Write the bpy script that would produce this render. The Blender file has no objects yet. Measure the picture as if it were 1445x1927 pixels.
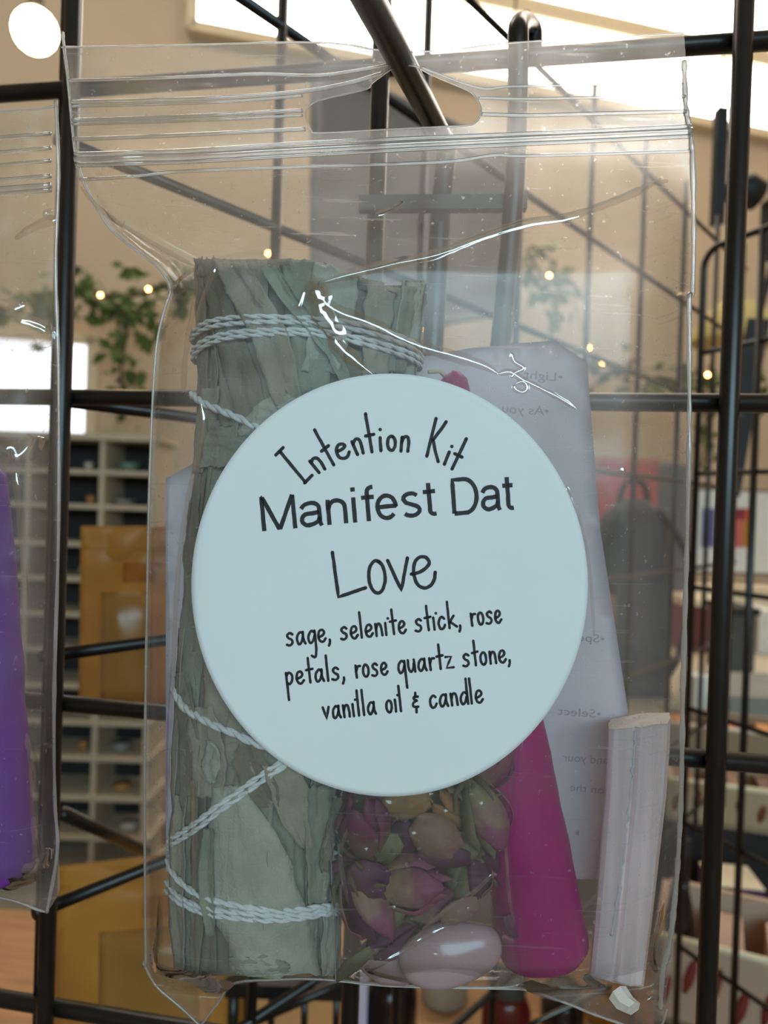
import bpy, bmesh, math, random
from mathutils import Vector, Matrix, noise
random.seed(7)
S = bpy.context.scene
COL = S.collection

# ------------------------------------------------------------------ camera
F_PX = 1927 * 26.0 / 36.0
GZ = 1.35                                   # height of the grid's middle crossing above the floor
YAW, PITCH, ROLL = math.radians(-9.84), math.radians(-0.604), math.radians(1.888)
CAM = Vector((0.03253, -0.16411, GZ - 0.02392))
fwd = Vector((math.sin(YAW) * math.cos(PITCH), math.cos(YAW) * math.cos(PITCH), math.sin(PITCH)))
rgt0 = Vector((math.cos(YAW), -math.sin(YAW), 0))
up0 = rgt0.cross(fwd)
rgt = rgt0 * math.cos(ROLL) + up0 * math.sin(ROLL)
upv = -rgt0 * math.sin(ROLL) + up0 * math.cos(ROLL)
fh = Vector((math.sin(YAW), math.cos(YAW), 0)); rh = rgt0.copy(); ZUP = Vector((0, 0, 1))
cd = bpy.data.cameras.new('camera'); cam = bpy.data.objects.new('camera', cd); COL.objects.link(cam)
cam.matrix_world = Matrix((( rgt.x, upv.x, -fwd.x, CAM.x), (rgt.y, upv.y, -fwd.y, CAM.y), (rgt.z, upv.z, -fwd.z, CAM.z), (0, 0, 0, 1)))
cd.sensor_fit = 'VERTICAL'; cd.sensor_height = 36; cd.sensor_width = 27; cd.lens = 26
cd.clip_start = 0.005; cd.clip_end = 50
cd.dof.use_dof = True; cd.dof.focus_distance = 0.119; cd.dof.aperture_fstop = 22
S.camera = cam

# ------------------------------------------------------------------ world, light, exposure
w = bpy.data.worlds.new('world'); S.world = w; w.use_nodes = True
w.node_tree.nodes['Background'].inputs[0].default_value = (0.75, 0.88, 1.0, 1)
w.node_tree.nodes['Background'].inputs[1].default_value = 1.0
def LV(a, b, z): return CAM.xy.to_3d() + rh * a + fh * b + ZUP * z      # level frame: right, forward, height
def area(name, loc, target, sx, sy, power, color):
    l = bpy.data.lights.new(name, 'AREA'); l.shape = 'RECTANGLE'; l.size = sx; l.size_y = sy; l.energy = power; l.color = color
    o = bpy.data.objects.new(name, l); COL.objects.link(o); o.location = loc
    o.rotation_euler = (Vector(target) - Vector(loc)).to_track_quat('-Z', 'Y').to_euler()
    return o
area('shopfront_window_rear_offscreen', LV(0.5, -2.42, 2.1), LV(0.1, 0, 1.35), 2.4, .7, 46, (0.53, 0.86, 1.0))
area('ceiling_lamp_left_offscreen', LV(-0.9, 1.6, 3.95), LV(-0.9, 1.6, 0), 1.2, 0.5, 15, (1.0, 0.88, 0.74))
area('ceiling_lamp_right_offscreen', LV(1.1, 1.8, 3.95), LV(1.1, 1.8, 0), 1.2, 0.5, 22, (1.0, 0.90, 0.78))
S.view_settings.view_transform = 'Standard'; S.view_settings.look = 'None'
S.view_settings.gamma = 1; S.view_settings.use_curve_mapping = False; S.view_settings.exposure = 0.0
S.cycles.transparent_max_bounces = 48; S.cycles.max_bounces = 10; S.cycles.transmission_bounces = 10
S.cycles.caustics_refractive = False; S.cycles.sample_clamp_indirect = 4; S.cycles.use_denoising = True

# ------------------------------------------------------------------ helpers
def P(x, y, d):                               # a sight line of the photograph at a distance d (metres along the axis)
    return CAM + fwd * d + rgt * ((x - 722.5) / F_PX * d) - upv * ((y - 963.5) / F_PX * d)
def Q(x, y, mm): return P(x, y, mm * .001)
def lin(c):
    return tuple(((v / 255) / 12.92 if v <= 10 else ((v / 255 + .055) / 1.055) ** 2.4) for v in c)
def mesh_obj(name, V, Fc, mat, parent=None, smooth=True, label=None):
    V = [Vector(v) for v in V]
    if parent is None:
        o0 = Vector((sum(v.x for v in V) / len(V), sum(v.y for v in V) / len(V), min(v.z for v in V)))
    else:
        o0 = ORG[parent.name]
    me = bpy.data.meshes.new(name); me.from_pydata([tuple(v - o0) for v in V], [], Fc)
    if smooth: me.polygons.foreach_set('use_smooth', [True] * len(me.polygons))
    me.materials.append(mat); me.update()
    o = bpy.data.objects.new(name, me); COL.objects.link(o)
    if parent is None: o.location = o0
    else: o.parent = parent
    ORG[o.name] = o0
    if label: o['label'] = label
    return o
ORG = {}
def thing(name, loc, label, cat, group=None):
    o = bpy.data.objects.new(name, None); COL.objects.link(o); o.location = loc; o.empty_display_size = .02
    ORG[o.name] = Vector(loc); tag(o, label, cat, group); return o
def tag(o, label, cat, group=None, kind=None):
    if label: o['label'] = label
    if cat: o['category'] = cat
    if group: o['group'] = group
    if kind: o['kind'] = kind
    return o
def struct(o): o['kind'] = 'structure'; return o
class MB:
    def __init__(s): s.V = []; s.F = []
    def add(s, V, F):
        n = len(s.V); s.V += [Vector(v) for v in V]; s.F += [tuple(i + n for i in f) for f in F]; return s
    def box(s, c, ax, ay, az, bev=0.0):       # centre and three half-axis vectors
        c = Vector(c); r = []
        for sx in (-1, 1):
            for sy in (-1, 1):
                for sz in (-1, 1): r.append(c + ax * sx + ay * sy + az * sz)
        return s.add(r, [(0, 1, 3, 2), (4, 6, 7, 5), (0, 4, 5, 1), (2, 3, 7, 6), (0, 2, 6, 4), (1, 5, 7, 3)])
    def tube(s, pts, rad, n=10, closed=False, caps=True):
        pts = [Vector(p) for p in pts]; m = len(pts)
        if not hasattr(rad, '__len__'): rad = [rad] * m
        V = []; Fc = []; ref = None
        for i in range(m):
            a = pts[(i - 1) % m] if (closed or i > 0) else pts[0]
            b = pts[(i + 1) % m] if (closed or i < m - 1) else pts[-1]
            t = (b - a).normalized()
            if ref is None:
                ref = t.cross(Vector((0.31, 0.2, 0.93)))
                if ref.length < 1e-3: ref = t.cross(Vector((1, 0, 0)))
            ref = (ref - t * ref.dot(t)).normalized(); bi = t.cross(ref)
            for k in range(n):
                an = 2 * math.pi * k / n
                V.append(pts[i] + (ref * math.cos(an) + bi * math.sin(an)) * rad[i])
        for i in range(m if closed else m - 1):
            for k in range(n):
                a = i * n; b = ((i + 1) % m) * n; k2 = (k + 1) % n
                Fc.append((a + k, a + k2, b + k2, b + k))
        if caps and not closed:
            Fc.append(tuple(range(n - 1, -1, -1))); Fc.append(tuple((m - 1) * n + k for k in range(n)))
        return s.add(V, Fc)
    def obj(s, name, mat, parent=None, smooth=True, label=None): return mesh_obj(name, s.V, s.F, mat, parent, smooth, label)
def crom(pts, k=6, closed=False):
    pts = [Vector(p) for p in pts]; n = len(pts); out = []
    for i in range(n if closed else n - 1):
        p0 = pts[(i - 1) % n] if (closed or i > 0) else pts[0]; p1 = pts[i]; p2 = pts[(i + 1) % n]
        p3 = pts[(i + 2) % n] if (closed or i < n - 2) else pts[-1]
        for j in range(k):
            t = j / k
            out.append(.5 * (2 * p1 + (p2 - p0) * t + (2 * p0 - 5 * p1 + 4 * p2 - p3) * t * t + (3 * p1 - p0 - 3 * p2 + p3) * t ** 3))
    if not closed: out.append(pts[-1])
    return out
def lerpt(tab, x):                            # piecewise linear with smooth steps
    if x <= tab[0][0]: return tab[0][1]
    for (a, va), (b, vb) in zip(tab, tab[1:]):
        if x <= b: return va + (vb - va) * (x - a) / (b - a)
    return tab[-1][1]
def sm(a, b, x):
    t = max(0.0, min(1.0, (x - a) / (b - a))); return t * t * (3 - 2 * t)

# ------------------------------------------------------------------ materials
def nmat(name):
    m = bpy.data.materials.new(name); m.use_nodes = True; nt = m.node_tree; nt.nodes.clear()
    return m, nt, nt.nodes.new('ShaderNodeOutputMaterial')
def mat(name, rgb, rough=.6, var=.12, scale=40, bump=0.0, metal=0, sss=0, sssr=.004, emit=0, spec=.5, stretch=(1, 1, 1), coat=0, trans=0):
    m, nt, out = nmat(name); N = nt.nodes; L = nt.links
    b = N.new('ShaderNodeBsdfPrincipled'); c = lin(rgb)
    tc = N.new('ShaderNodeTexCoord'); mp = N.new('ShaderNodeMapping'); mp.inputs['Scale'].default_value = stretch
    nz = N.new('ShaderNodeTexNoise'); nz.inputs['Scale'].default_value = scale; nz.inputs['Detail'].default_value = 5
    L.new(tc.outputs['Object'], mp.inputs['Vector']); L.new(mp.outputs[0], nz.inputs['Vector'])
    rp = N.new('ShaderNodeValToRGB'); rp.color_ramp.elements[0].position = .3; rp.color_ramp.elements[1].position = .7
    rp.color_ramp.elements[0].color = tuple(v * (1 - var) for v in c) + (1,); rp.color_ramp.elements[1].color = tuple(min(1, v * (1 + var)) for v in c) + (1,)
    L.new(nz.outputs['Fac'], rp.inputs[0]); L.new(rp.outputs[0], b.inputs['Base Color'])
    b.inputs['Roughness'].default_value = rough; b.inputs['Metallic'].default_value = metal; b.inputs['Specular IOR Level'].default_value = spec
    b.inputs['Coat Weight'].default_value = coat
    if sss:
        b.inputs['Subsurface Weight'].default_value = sss; b.inputs['Subsurface Radius'].default_value = (1, .6, .6); b.inputs['Subsurface Scale'].default_value = sssr
    if trans: b.inputs['Transmission Weight'].default_value = trans
    if emit:
        b.inputs['Emission Color'].default_value = c + (1,); b.inputs['Emission Strength'].default_value = emit
    if bump:
        bp = N.new('ShaderNodeBump'); bp.inputs['Strength'].default_value = bump; bp.inputs['Distance'].default_value = .0006
        L.new(nz.outputs['Fac'], bp.inputs['Height']); L.new(bp.outputs[0], b.inputs['Normal'])
    L.new(b.outputs[0], out.inputs[0]); return m
def film_mat(name, haze=.10, gloss=1.0, rough=.06, tint=(1, 1, 1), bump=.25, scr=True):
    m, nt, out = nmat(name); N = nt.nodes; L = nt.links
    tr = N.new('ShaderNodeBsdfTransparent'); tr.inputs[0].default_value = tint + (1,)
    df = N.new('ShaderNodeBsdfDiffuse'); df.inputs[0].default_value = (.85, .85, .85, 1)
    tl = N.new('ShaderNodeBsdfTranslucent'); tl.inputs[0].default_value = (.85, .85, .85, 1)
    h0 = N.new('ShaderNodeMixShader'); h0.inputs[0].default_value = .5; L.new(df.outputs[0], h0.inputs[1]); L.new(tl.outputs[0], h0.inputs[2])
    fs = N.new('ShaderNodeBsdfRefraction'); fs.inputs['IOR'].default_value = 1.35; fs.inputs['Roughness'].default_value = .62      # forward scatter of scuffed vinyl
    hz = N.new('ShaderNodeMixShader'); hz.inputs[0].default_value = .6; L.new(h0.outputs[0], hz.inputs[1]); L.new(fs.outputs[0], hz.inputs[2])
    gl = N.new('ShaderNodeBsdfGlossy'); gl.inputs['Roughness'].default_value = rough
    tc = N.new('ShaderNodeTexCoord')
    n1 = N.new('ShaderNodeTexNoise'); n1.inputs['Scale'].default_value = 60; n1.inputs['Detail'].default_value = 6
    n2 = N.new('ShaderNodeTexNoise'); n2.inputs['Scale'].default_value = 900; n2.inputs['Detail'].default_value = 2
    L.new(tc.outputs['Object'], n1.inputs['Vector']); L.new(tc.outputs['Object'], n2.inputs['Vector'])
    r1 = N.new('ShaderNodeMapRange'); r1.inputs[1].default_value = .3; r1.inputs[2].default_value = .75; r1.inputs[3].default_value = haze * .5; r1.inputs[4].default_value = haze * 1.5
    L.new(n1.outputs['Fac'], r1.inputs[0]); fac = r1.outputs[0]
    if scr:                                     # fine specks and scuffs of handled vinyl
        r2 = N.new('ShaderNodeMapRange'); r2.inputs[1].default_value = .67; r2.inputs[2].default_value = .76; r2.inputs[3].default_value = 0; r2.inputs[4].default_value = .35
        L.new(n2.outputs['Fac'], r2.inputs[0])
        ms = N.new('ShaderNodeMapping'); ms.inputs['Scale'].default_value = (40, 40, 900); ms.inputs['Rotation'].default_value = (0, .05, 0); L.new(tc.outputs['Object'], ms.inputs[0])
        n3 = N.new('ShaderNodeTexNoise'); n3.inputs['Scale'].default_value = 1.6; n3.inputs['Detail'].default_value = 3; L.new(ms.outputs[0], n3.inputs['Vector'])
        r3 = N.new('ShaderNodeMapRange'); r3.inputs[1].default_value = .62; r3.inputs[2].default_value = .78; r3.inputs[3].default_value = 0; r3.inputs[4].default_value = .22; L.new(n3.outputs['Fac'], r3.inputs[0])
        a3 = N.new('ShaderNodeMath'); a3.operation = 'ADD'; L.new(fac, a3.inputs[0]); L.new(r3.outputs[0], a3.inputs[1]); fac = a3.outputs[0]
        ad = N.new('ShaderNodeMath'); ad.operation = 'ADD'; ad.use_clamp = True; L.new(fac, ad.inputs[0]); L.new(r2.outputs[0], ad.inputs[1]); fac = ad.outputs[0]
    m1 = N.new('ShaderNodeMixShader'); L.new(fac, m1.inputs[0]); L.new(tr.outputs[0], m1.inputs[1]); L.new(hz.outputs[0], m1.inputs[2])
    lw = N.new('ShaderNodeLayerWeight'); lw.inputs[0].default_value = .5      # thin sheet: same reflectance from both faces
    pw = N.new('ShaderNodeMath'); pw.operation = 'POWER'; pw.inputs[1].default_value = 4.0; L.new(lw.outputs['Facing'], pw.inputs[0])
    fr = N.new('ShaderNodeMath'); fr.operation = 'MULTIPLY_ADD'; fr.inputs[1].default_value = .7; fr.inputs[2].default_value = .05; L.new(pw.outputs[0], fr.inputs[0])
    mu = N.new('ShaderNodeMath'); mu.operation = 'MULTIPLY'; mu.use_clamp = True; mu.inputs[1].default_value = gloss; L.new(fr.outputs[0], mu.inputs[0])
    bp = N.new('ShaderNodeBump'); bp.inputs['Strength'].default_value = bump; bp.inputs['Distance'].default_value = .0004
    L.new(n1.outputs['Fac'], bp.inputs['Height']); L.new(bp.outputs[0], gl.inputs['Normal'])
    m2 = N.new('ShaderNodeMixShader'); L.new(mu.outputs[0], m2.inputs[0]); L.new(m1.outputs[0], m2.inputs[1]); L.new(gl.outputs[0], m2.inputs[2])
    L.new(m2.outputs[0], out.inputs[0]); return m
def emit_mat(name, rgb, st):
    m, nt, out = nmat(name); e = nt.nodes.new('ShaderNodeEmission'); e.inputs[0].default_value = lin(rgb) + (1,); e.inputs[1].default_value = st
    nt.links.new(e.outputs[0], out.inputs[0]); return m
def glass_mat(name, rough=.03, ior=1.3, col=(1, 1, 1)):
    m, nt, out = nmat(name); N = nt.nodes; L = nt.links
    g = N.new('ShaderNodeBsdfGlass'); g.inputs['Roughness'].default_value = rough; g.inputs['IOR'].default_value = ior; g.inputs['Color'].default_value = col + (1,)
    t = N.new('ShaderNodeBsdfTransparent'); x = N.new('ShaderNodeMixShader'); x.inputs[0].default_value = .5
    L.new(t.outputs[0], x.inputs[1]); L.new(g.outputs[0], x.inputs[2])
    tl = N.new('ShaderNodeBsdfTranslucent'); y = N.new('ShaderNodeMixShader'); y.inputs[0].default_value = .3
    L.new(x.outputs[0], y.inputs[1]); L.new(tl.outputs[0], y.inputs[2]); L.new(y.outputs[0], out.inputs[0]); return m
def grad_mat(name, base, tip, rough=.7):       # petal colour from claw to tip, held in the mesh attribute 'tipness'
    m, nt, out = nmat(name); N = nt.nodes; L = nt.links
    b = N.new('ShaderNodeBsdfPrincipled'); b.inputs['Roughness'].default_value = rough
    at = N.new('ShaderNodeAttribute'); at.attribute_name = 'tipness'
    nz = N.new('ShaderNodeTexNoise'); nz.inputs['Scale'].default_value = 500; nz.inputs['Detail'].default_value = 4
    tc = N.new('ShaderNodeTexCoord'); L.new(tc.outputs['Object'], nz.inputs['Vector'])
    ad = N.new('ShaderNodeMath'); ad.operation = 'MULTIPLY_ADD'; ad.inputs[1].default_value = .7; L.new(nz.outputs['Fac'], ad.inputs[0])
    sb = N.new('ShaderNodeMath'); sb.operation = 'SUBTRACT'; sb.inputs[1].default_value = .35; L.new(at.outputs['Fac'], sb.inputs[0]); L.new(sb.outputs[0], ad.inputs[2])
    rp = N.new('ShaderNodeValToRGB'); rp.color_ramp.elements[0].position = .25; rp.color_ramp.elements[1].position = .75
    rp.color_ramp.elements[0].color = lin(base) + (1,); rp.color_ramp.elements[1].color = lin(tip) + (1,)
    L.new(ad.outputs[0], rp.inputs[0]); L.new(rp.outputs[0], b.inputs['Base Color'])
    bp = N.new('ShaderNodeBump'); bp.inputs['Strength'].default_value = .5; bp.inputs['Distance'].default_value = .0005
    L.new(nz.outputs['Fac'], bp.inputs['Height']); L.new(bp.outputs[0], b.inputs['Normal'])
    L.new(b.outputs[0], out.inputs[0]); return m
M = {}
M['wall'] = mat('plaster_wall', (206, 188, 164), .9, .03, 6)
M['ceil'] = mat('ceiling_paint', (236, 222, 200), .9, .02, 4)
M['floor'] = mat('concrete_floor', (120, 100, 82), .6, .15, 5)
M['black'] = mat('black_wire_coat', (26, 23, 21), .33, .25, 300, spec=.5)
M['blackm'] = mat('black_matte', (24, 22, 22), .6, .2, 50)
M['white'] = mat('white_paint', (235, 230, 222), .5, .03, 30)
M['cream'] = mat('cream_board', (232, 216, 186), .6, .06, 20)
M['film'] = film_mat('clear_vinyl_film', .17, .28, .3, bump=.5)
M['filmb'] = film_mat('clear_vinyl_back_film', .13, .5, .16)
M['inner'] = film_mat('thin_inner_film', .045, 1.0, .10, bump=.4, scr=False)
M['zip'] = film_mat('clear_zip_plastic', .42, 4.0, .12, bump=.1, scr=False)
M['crease'] = film_mat('vinyl_fold', .10, 5.2, .08, bump=.0, scr=False)
M['seam'] = film_mat('welded_vinyl_edge', .75, 2.0, .25, bump=1.0, scr=True)
M['label'] = mat('matte_label_paper', (238, 242, 244), .55, .012, 60, spec=.3)
M['ink'] = mat('black_label_ink', (30, 28, 30), .6, .1, 200)

# ------------------------------------------------------------------ the room
def quad_box(name, c, ax, ay, az, m, parent=None): return MB().box(c, ax, ay, az).obj(name, m, parent, smooth=False)
struct(quad_box('floor', LV(0, 1, -.02), rh * 3.6, fh * 4.2, ZUP * .02, M['floor']))
struct(quad_box('ceiling', LV(0, 1, 4.22), rh * 3.6, fh * 4.2, ZUP * .02, M['ceil']))
struct(quad_box('wall_left', LV(-3.3, 1, 2.1), rh * .03, fh * 4.2, ZUP * 2.1, M['wall']))
struct(quad_box('wall_right', LV(3.3, 1, 2.1), rh * .03, fh * 4.2, ZUP * 2.1, M['wall']))
# rear wall with the shopfront window behind the photographer
WA = math.radians(14.5)                        # the far wall stands at an angle to the view
wdir = rh * math.cos(WA) + fh * math.sin(WA); wn = fh * math.cos(WA) - rh * math.sin(WA)
W0 = LV(0, 3.2, 0)
def WP(x, y, off=0.0):                         # sight line met with the far wall
    r = P(x, y, 1) - CAM; t = (W0 - wn * off - CAM).dot(wn) / r.dot(wn); return CAM + r * t
def wall_uv(x, y): p = WP(x, y) - W0; return p.dot(wdir), p.z
rw = thing('wall_rear', LV(0, -2.6, 0), None, None); struct(rw)
for (a0, a1, z0, z1) in ((-3.3, -.72, 0, 4.2), (1.72, 3.3, 0, 4.2), (-.72, 1.72, 0, 1.73), (-.72, 1.72, 2.47, 4.2)):
    quad_box('wall_panel', LV((a0 + a1) / 2, -2.6, (z0 + z1) / 2), rh * ((a1 - a0) / 2), fh * .04, ZUP * ((z1 - z0) / 2), M['wall'], rw)
sw = thing('window_1', LV(.5, -2.55, 1.5), None, None); struct(sw)
for a in (-.72, .09, .9, 1.72): quad_box('mullion', LV(a, -2.53, 2.1), rh * .025, fh * .03, ZUP * .38, M['white'], sw)
for z in (1.73, 2.47): quad_box('window_frame', LV(.5, -2.53, z), rh * 1.24, fh * .03, ZUP * .025, M['white'], sw)
struct(quad_box('wall_far', W0 + wn * .05 + ZUP * 2.1, wdir * 5.2, wn * .04, ZUP * 2.1, M['wall']))
M['sky1'] = emit_mat('overcast_sky_through_window', (255, 247, 236), 8.0)
M['sky2'] = emit_mat('daylight_through_window', (244, 248, 255), 2.2)
def wall_window(name, u0, u1, z0, z1, m, nm=3):
    t = thing(name, W0 + wdir * ((u0 + u1) / 2) + ZUP * z0, None, None); struct(t)
    def at(u, z, off): return W0 + wdir * u + ZUP * z - wn * off
    quad_box('pane', at((u0 + u1) / 2, (z0 + z1) / 2, .0), wdir * ((u1 - u0) / 2), wn * .012, ZUP * ((z1 - z0) / 2), m, t)
    for z in (z0 - .02, z1 + .02): quad_box('window_frame', at((u0 + u1) / 2, z, .02), wdir * ((u1 - u0) / 2 + .03), wn * .025, ZUP * .02, M['cream'], t)
    for u in (u0 - .02, u1 + .02): quad_box('window_frame', at(u, (z0 + z1) / 2, .02), wdir * .02, wn * .025, ZUP * ((z1 - z0) / 2 + .03), M['cream'], t)
    return t
u0, zb = wall_uv(372, 30); u1, _ = wall_uv(1700, 300); _, zt = wall_uv(900, 20)
_, zb = wall_uv(900, 150)
wall_window('window_2', u0, u1, zb, zt, M['sky1'])
_, zb2 = wall_uv(965, 2)
wall_window('window_3', wall_uv(860, 0)[0], u1, zb2, zb2 + .55, M['sky1'])
ua, za = wall_uv(-60, 832); ub, zc = wall_uv(166, 652)
wall_window('window_4', ua, ub, za, zc, M['sky2'])

# ------------------------------------------------------------------ wire grid panels
WR = .00205
def wire(parent, a, b, r=WR, mat_='black', n=12, name='wire'): return MB().tube([a, b], r, n).obj(name, M[mat_], parent)
g1 = thing('gridwall_panel', (0, 0, GZ - .42), 'black wire gridwall panel carrying the hook and the hanging clear pouches', 'display grid')
CELL = .0762
for i in range(-4, 4): wire(g1, Vector((i * CELL, 0, GZ - 5.4 * CELL)), Vector((i * CELL, 0, GZ + 4.4 * CELL)))
for j in range(-5, 5): wire(g1, Vector((-4.3 * CELL, .0035, GZ + j * CELL)), Vector((3.3 * CELL, .0035, GZ + j * CELL)))
# second panel: starts by the left post and runs back to the right
B2 = P(505, 890, .24); A2 = math.radians(40.2); dir2 = rh * math.sin(A2) + fh * math.cos(A2)
g2 = thing('gridwall_panel', B2 - ZUP * .45, 'thin black wire gridwall panel slanting away behind the bagged kit', 'display grid')
sp2 = .0762; lev = [P(505, y, .24).z for y in (-320, 55, 430, 805, 1180, 1555, 1930, 2305)]
for k in [-.92] + list(range(0, 8)): p = B2 + dir2 * (k * sp2); wire(g2, Vector((p.x, p.y, lev[-1] - .02)), Vector((p.x, p.y, lev[0] + .02)), .00175)
for z in lev:
    a = B2 + dir2 * (-.95 * sp2); b = B2 + dir2 * (7.1 * sp2)
    wire(g2, Vector((a.x, a.y, z)), Vector((b.x, b.y, z)), .00165)
# third panel: behind the right post, running back to the left, with a rounded top corner
B3 = P(1310, 890, .475); A3 = math.radians(-25.4); dir3 = rh * math.sin(A3) + fh * math.cos(A3)
g3 = thing('gridwall_panel', B3 - ZUP * .5, 'thin black wire gridwall panel with a rounded top corner behind the right post', 'display grid')
lev3 = [P(1360, y, .457).z for y in (655, 890, 1112, 1350, 1575, 1820, 2060)]; ztop = P(1310, 472, .475).z
far = B3; near = B3 - dir3 * .19
for z in lev3: wire(g3, Vector((far.x, far.y, z)), Vector((near.x, near.y, z)), .0016)
for k in (.042, .092, .15): p = B3 - dir3 * k; wire(g3, Vector((p.x, p.y, lev3[-1])), Vector((p.x, p.y, ztop)), .0021)
fr = [Vector((far.x, far.y, lev3[-1])), Vector((far.x, far.y, ztop - .012))] + [Vector((far.x, far.y, ztop - .012)) + dir3 * (-.012 * (1 - math.cos(a))) + ZUP * (.012 * math.sin(a)) for a in (.4, .8, 1.2, 1.57)] + [Vector((near.x, near.y, ztop))]
MB().tube(fr, .0021, 10).obj('frame_wire', M['black'], g3)

# ------------------------------------------------------------------ peg hook
hk = thing('peg_hook', Q(835, 400, 160), 'black peg hook with a flat crossbar, run through the pouch hang hole', 'hook')
pp = [Q(640, -110, 84), Q(692, -5, 100), Q(750, 105, 121), Q(800, 200, 143), Q(826, 250, 155), Q(838, 272, 160), Q(838, 300, 161.5), Q(828, 420, 161), Q(812, 690, 160)]
MB().tube(crom(pp, 8), .00225, 16).obj('peg', M['black'], hk)
c = (Q(675, 385, 158.5) + Q(990, 382, 154)) / 2; ax = (Q(990, 382, 154) - Q(675, 385, 158.5)) / 2
MB().box(c, ax, fwd * .0012, upv * .00155).obj('crossbar', M['black'], hk, smooth=False)
ha = [Q(1003, 92, 168), Q(1003, 62, 168), Q(996, 47, 166), Q(986, 42, 160), Q(976, 50, 152), Q(975, 80, 150), Q(974, 200, 151), Q(966, 380, 151.5), Q(950, 560, 153), Q(936, 700, 155)]
MB().tube(crom(ha, 6), .0021, 14).obj('hook_arm', M['black'], hk)

# ------------------------------------------------------------------ the clear pouch
LEFT = [(60, 116), (95, 119), (150, 126), (220, 132), (290, 140), (340, 155), (390, 180), (430, 206), (465, 246), (500, 292), (530, 314), (550, 318), (580, 308), (640, 294), (720, 287), (850, 281), (1000, 277), (1300, 272), (1500, 270), (1700, 271), (1810, 272), (1900, 280)]
RIGHT = [(60, 1286), (115, 1290), (200, 1293), (245, 1301), (300, 1306), (420, 1308), (545, 1306), (560, 1300), (640, 1300), (800, 1300), (960, 1297), (1150, 1292), (1300, 1288), (1480, 1285), (1600, 1280), (1700, 1272), (1780, 1262), (1830, 1250), (1900, 1246)]
TOPY = [(116, 89), (300, 86), (560, 80), (650, 84), (700, 93), (760, 97), (850, 95), (900, 88), (1000, 78), (1286, 63)]
BOTY = [(270, 1812), (285, 1842), (300, 1862), (340, 1896), (378, 1932), (410, 1890), (440, 1853), (520, 1846), (600, 1845), (750, 1857), (900, 1861), (985, 1864), (1060, 1888), (1120, 1912), (1180, 1932), (1235, 1945), (1255, 1900)]
SLOT = [(575, 222), (578, 205), (592, 193), (620, 184), (660, 175), (693, 166), (702, 155), (735, 131), (750, 125), (783, 125), (806, 138), (845, 155), (880, 170), (894, 182), (904, 200), (904, 216), (894, 231), (876, 236), (800, 240), (700, 245), (600, 250), (585, 245)]
LC = (733, 1101); LRX, LRY = 373, 398
def lab_dist(x, y): return math.hypot((x - LC[0]) / LRX, (y - LC[1]) / LRY)
def bulge(x, y):
    xl, xr = lerpt(LEFT, y), lerpt(RIGHT, y)
    a = max(0, min(1, (x - xl - 12) / 105)); b = max(0, min(1, (xr - 8 - x) / 130))
    bx = math.sqrt(1 - (1 - a) ** 2) * (1 - (1 - b) ** 2.2)
    by = sm(270, 520, y) * (1 - sm(1812, 1866, y + 8 * math.sin(x / 90)))
    return bx * by
def Fbase(x, y): return 121.3 - 9.0 * bulge(x, y)
def Ffront(x, y):
    d = Fbase(x, y)
    k = sm(1.02, 1.25, lab_dist(x, y))
    d += k * .55 * noise.noise((x / 130, y / 210, 3.1)) + k * .22 * noise.noise((x / 45, y / 60, 8.3))
    d += .25 * math.sin(x / 75 + 1.3 * math.sin(y / 60)) * (1 - sm(230, 420, y))
    return d
def Fback(x, y):
    d = 121.7 + 12.5 * bulge(x, y)
    d += .5 * noise.noise((x / 150, y / 190, 13.1)) + .25 * math.sin(x / 75 + 1.3 * math.sin(y / 60)) * (1 - sm(230, 420, y))
    return d
def inpoly(x, y, pl):
    r = False; n = len(pl)
    for i in range(n):
        (x1, y1), (x2, y2) = pl[i], pl[(i + 1) % n]
        if (y1 > y) != (y2 > y) and x < (x2 - x1) * (y - y1) / (y2 - y1) + x1: r = not r
    return r
def nearest(x, y, pl):
    best = None
    for i in range(len(pl)):
        (x1, y1), (x2, y2) = pl[i], pl[(i + 1) % len(pl)]
        dx, dy = x2 - x1, y2 - y1; t = max(0, min(1, ((x - x1) * dx + (y - y1) * dy) / (dx * dx + dy * dy)))
        px, py = x1 + t * dx, y1 + t * dy; dd = (px - x) ** 2 + (py - y) ** 2
        if best is None or dd < best[0]: best = (dd, px, py)
    return best[1], best[2]
def sheet(depth, slot, left, right, top, bot, NS, NT, y0=75, y1=1840):
    XY = []
    for j in range(NT + 1):
        t = j / NT; yy = y0 + (y1 - y0) * t
        for i in range(NS + 1):
            s = i / NS
            x = lerpt(left, yy) * (1 - s) + lerpt(right, yy) * s
            y = yy + (lerpt(top, x) - y0) * (1 - t) ** 5 + (lerpt(bot, x) - y1) * t ** 10
            XY.append([x, y])
    Fc = []
    W = NS + 1; ins = [False] * len(XY)
    if slot:
        xs = [p[0] for p in slot]; ys = [p[1] for p in slot]
        for k, (x, y) in enumerate(XY):
            if min(xs) < x < max(xs) and min(ys) < y < max(ys): ins[k] = inpoly(x, y, slot)
    touched = set()
    for j in range(NT):
        for i in range(NS):
            q = (j * W + i, j * W + i + 1, (j + 1) * W + i + 1, (j + 1) * W + i)
            c = sum(ins[k] for k in q)
            if c == 4: continue
            if c > 0:
                for k in q:
                    if ins[k]: touched.add(k)
                if c >= 3 and False: continue
            Fc.append(q)
    for k in touched:
        XY[k] = list(nearest(XY[k][0], XY[k][1], slot))
    return [Q(x, y, depth(x, y)) for x, y in XY], Fc
bag = thing('clear_pouch', Q(780, 1850, 123), 'clear zip pouch of kit pieces with a round pale label hanging on the peg hook', 'pouch')
V, Fc = sheet(Ffront, SLOT, LEFT, RIGHT, TOPY, BOTY, 230, 360); mesh_obj('front_film', V, Fc, M['film'], bag)
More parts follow.
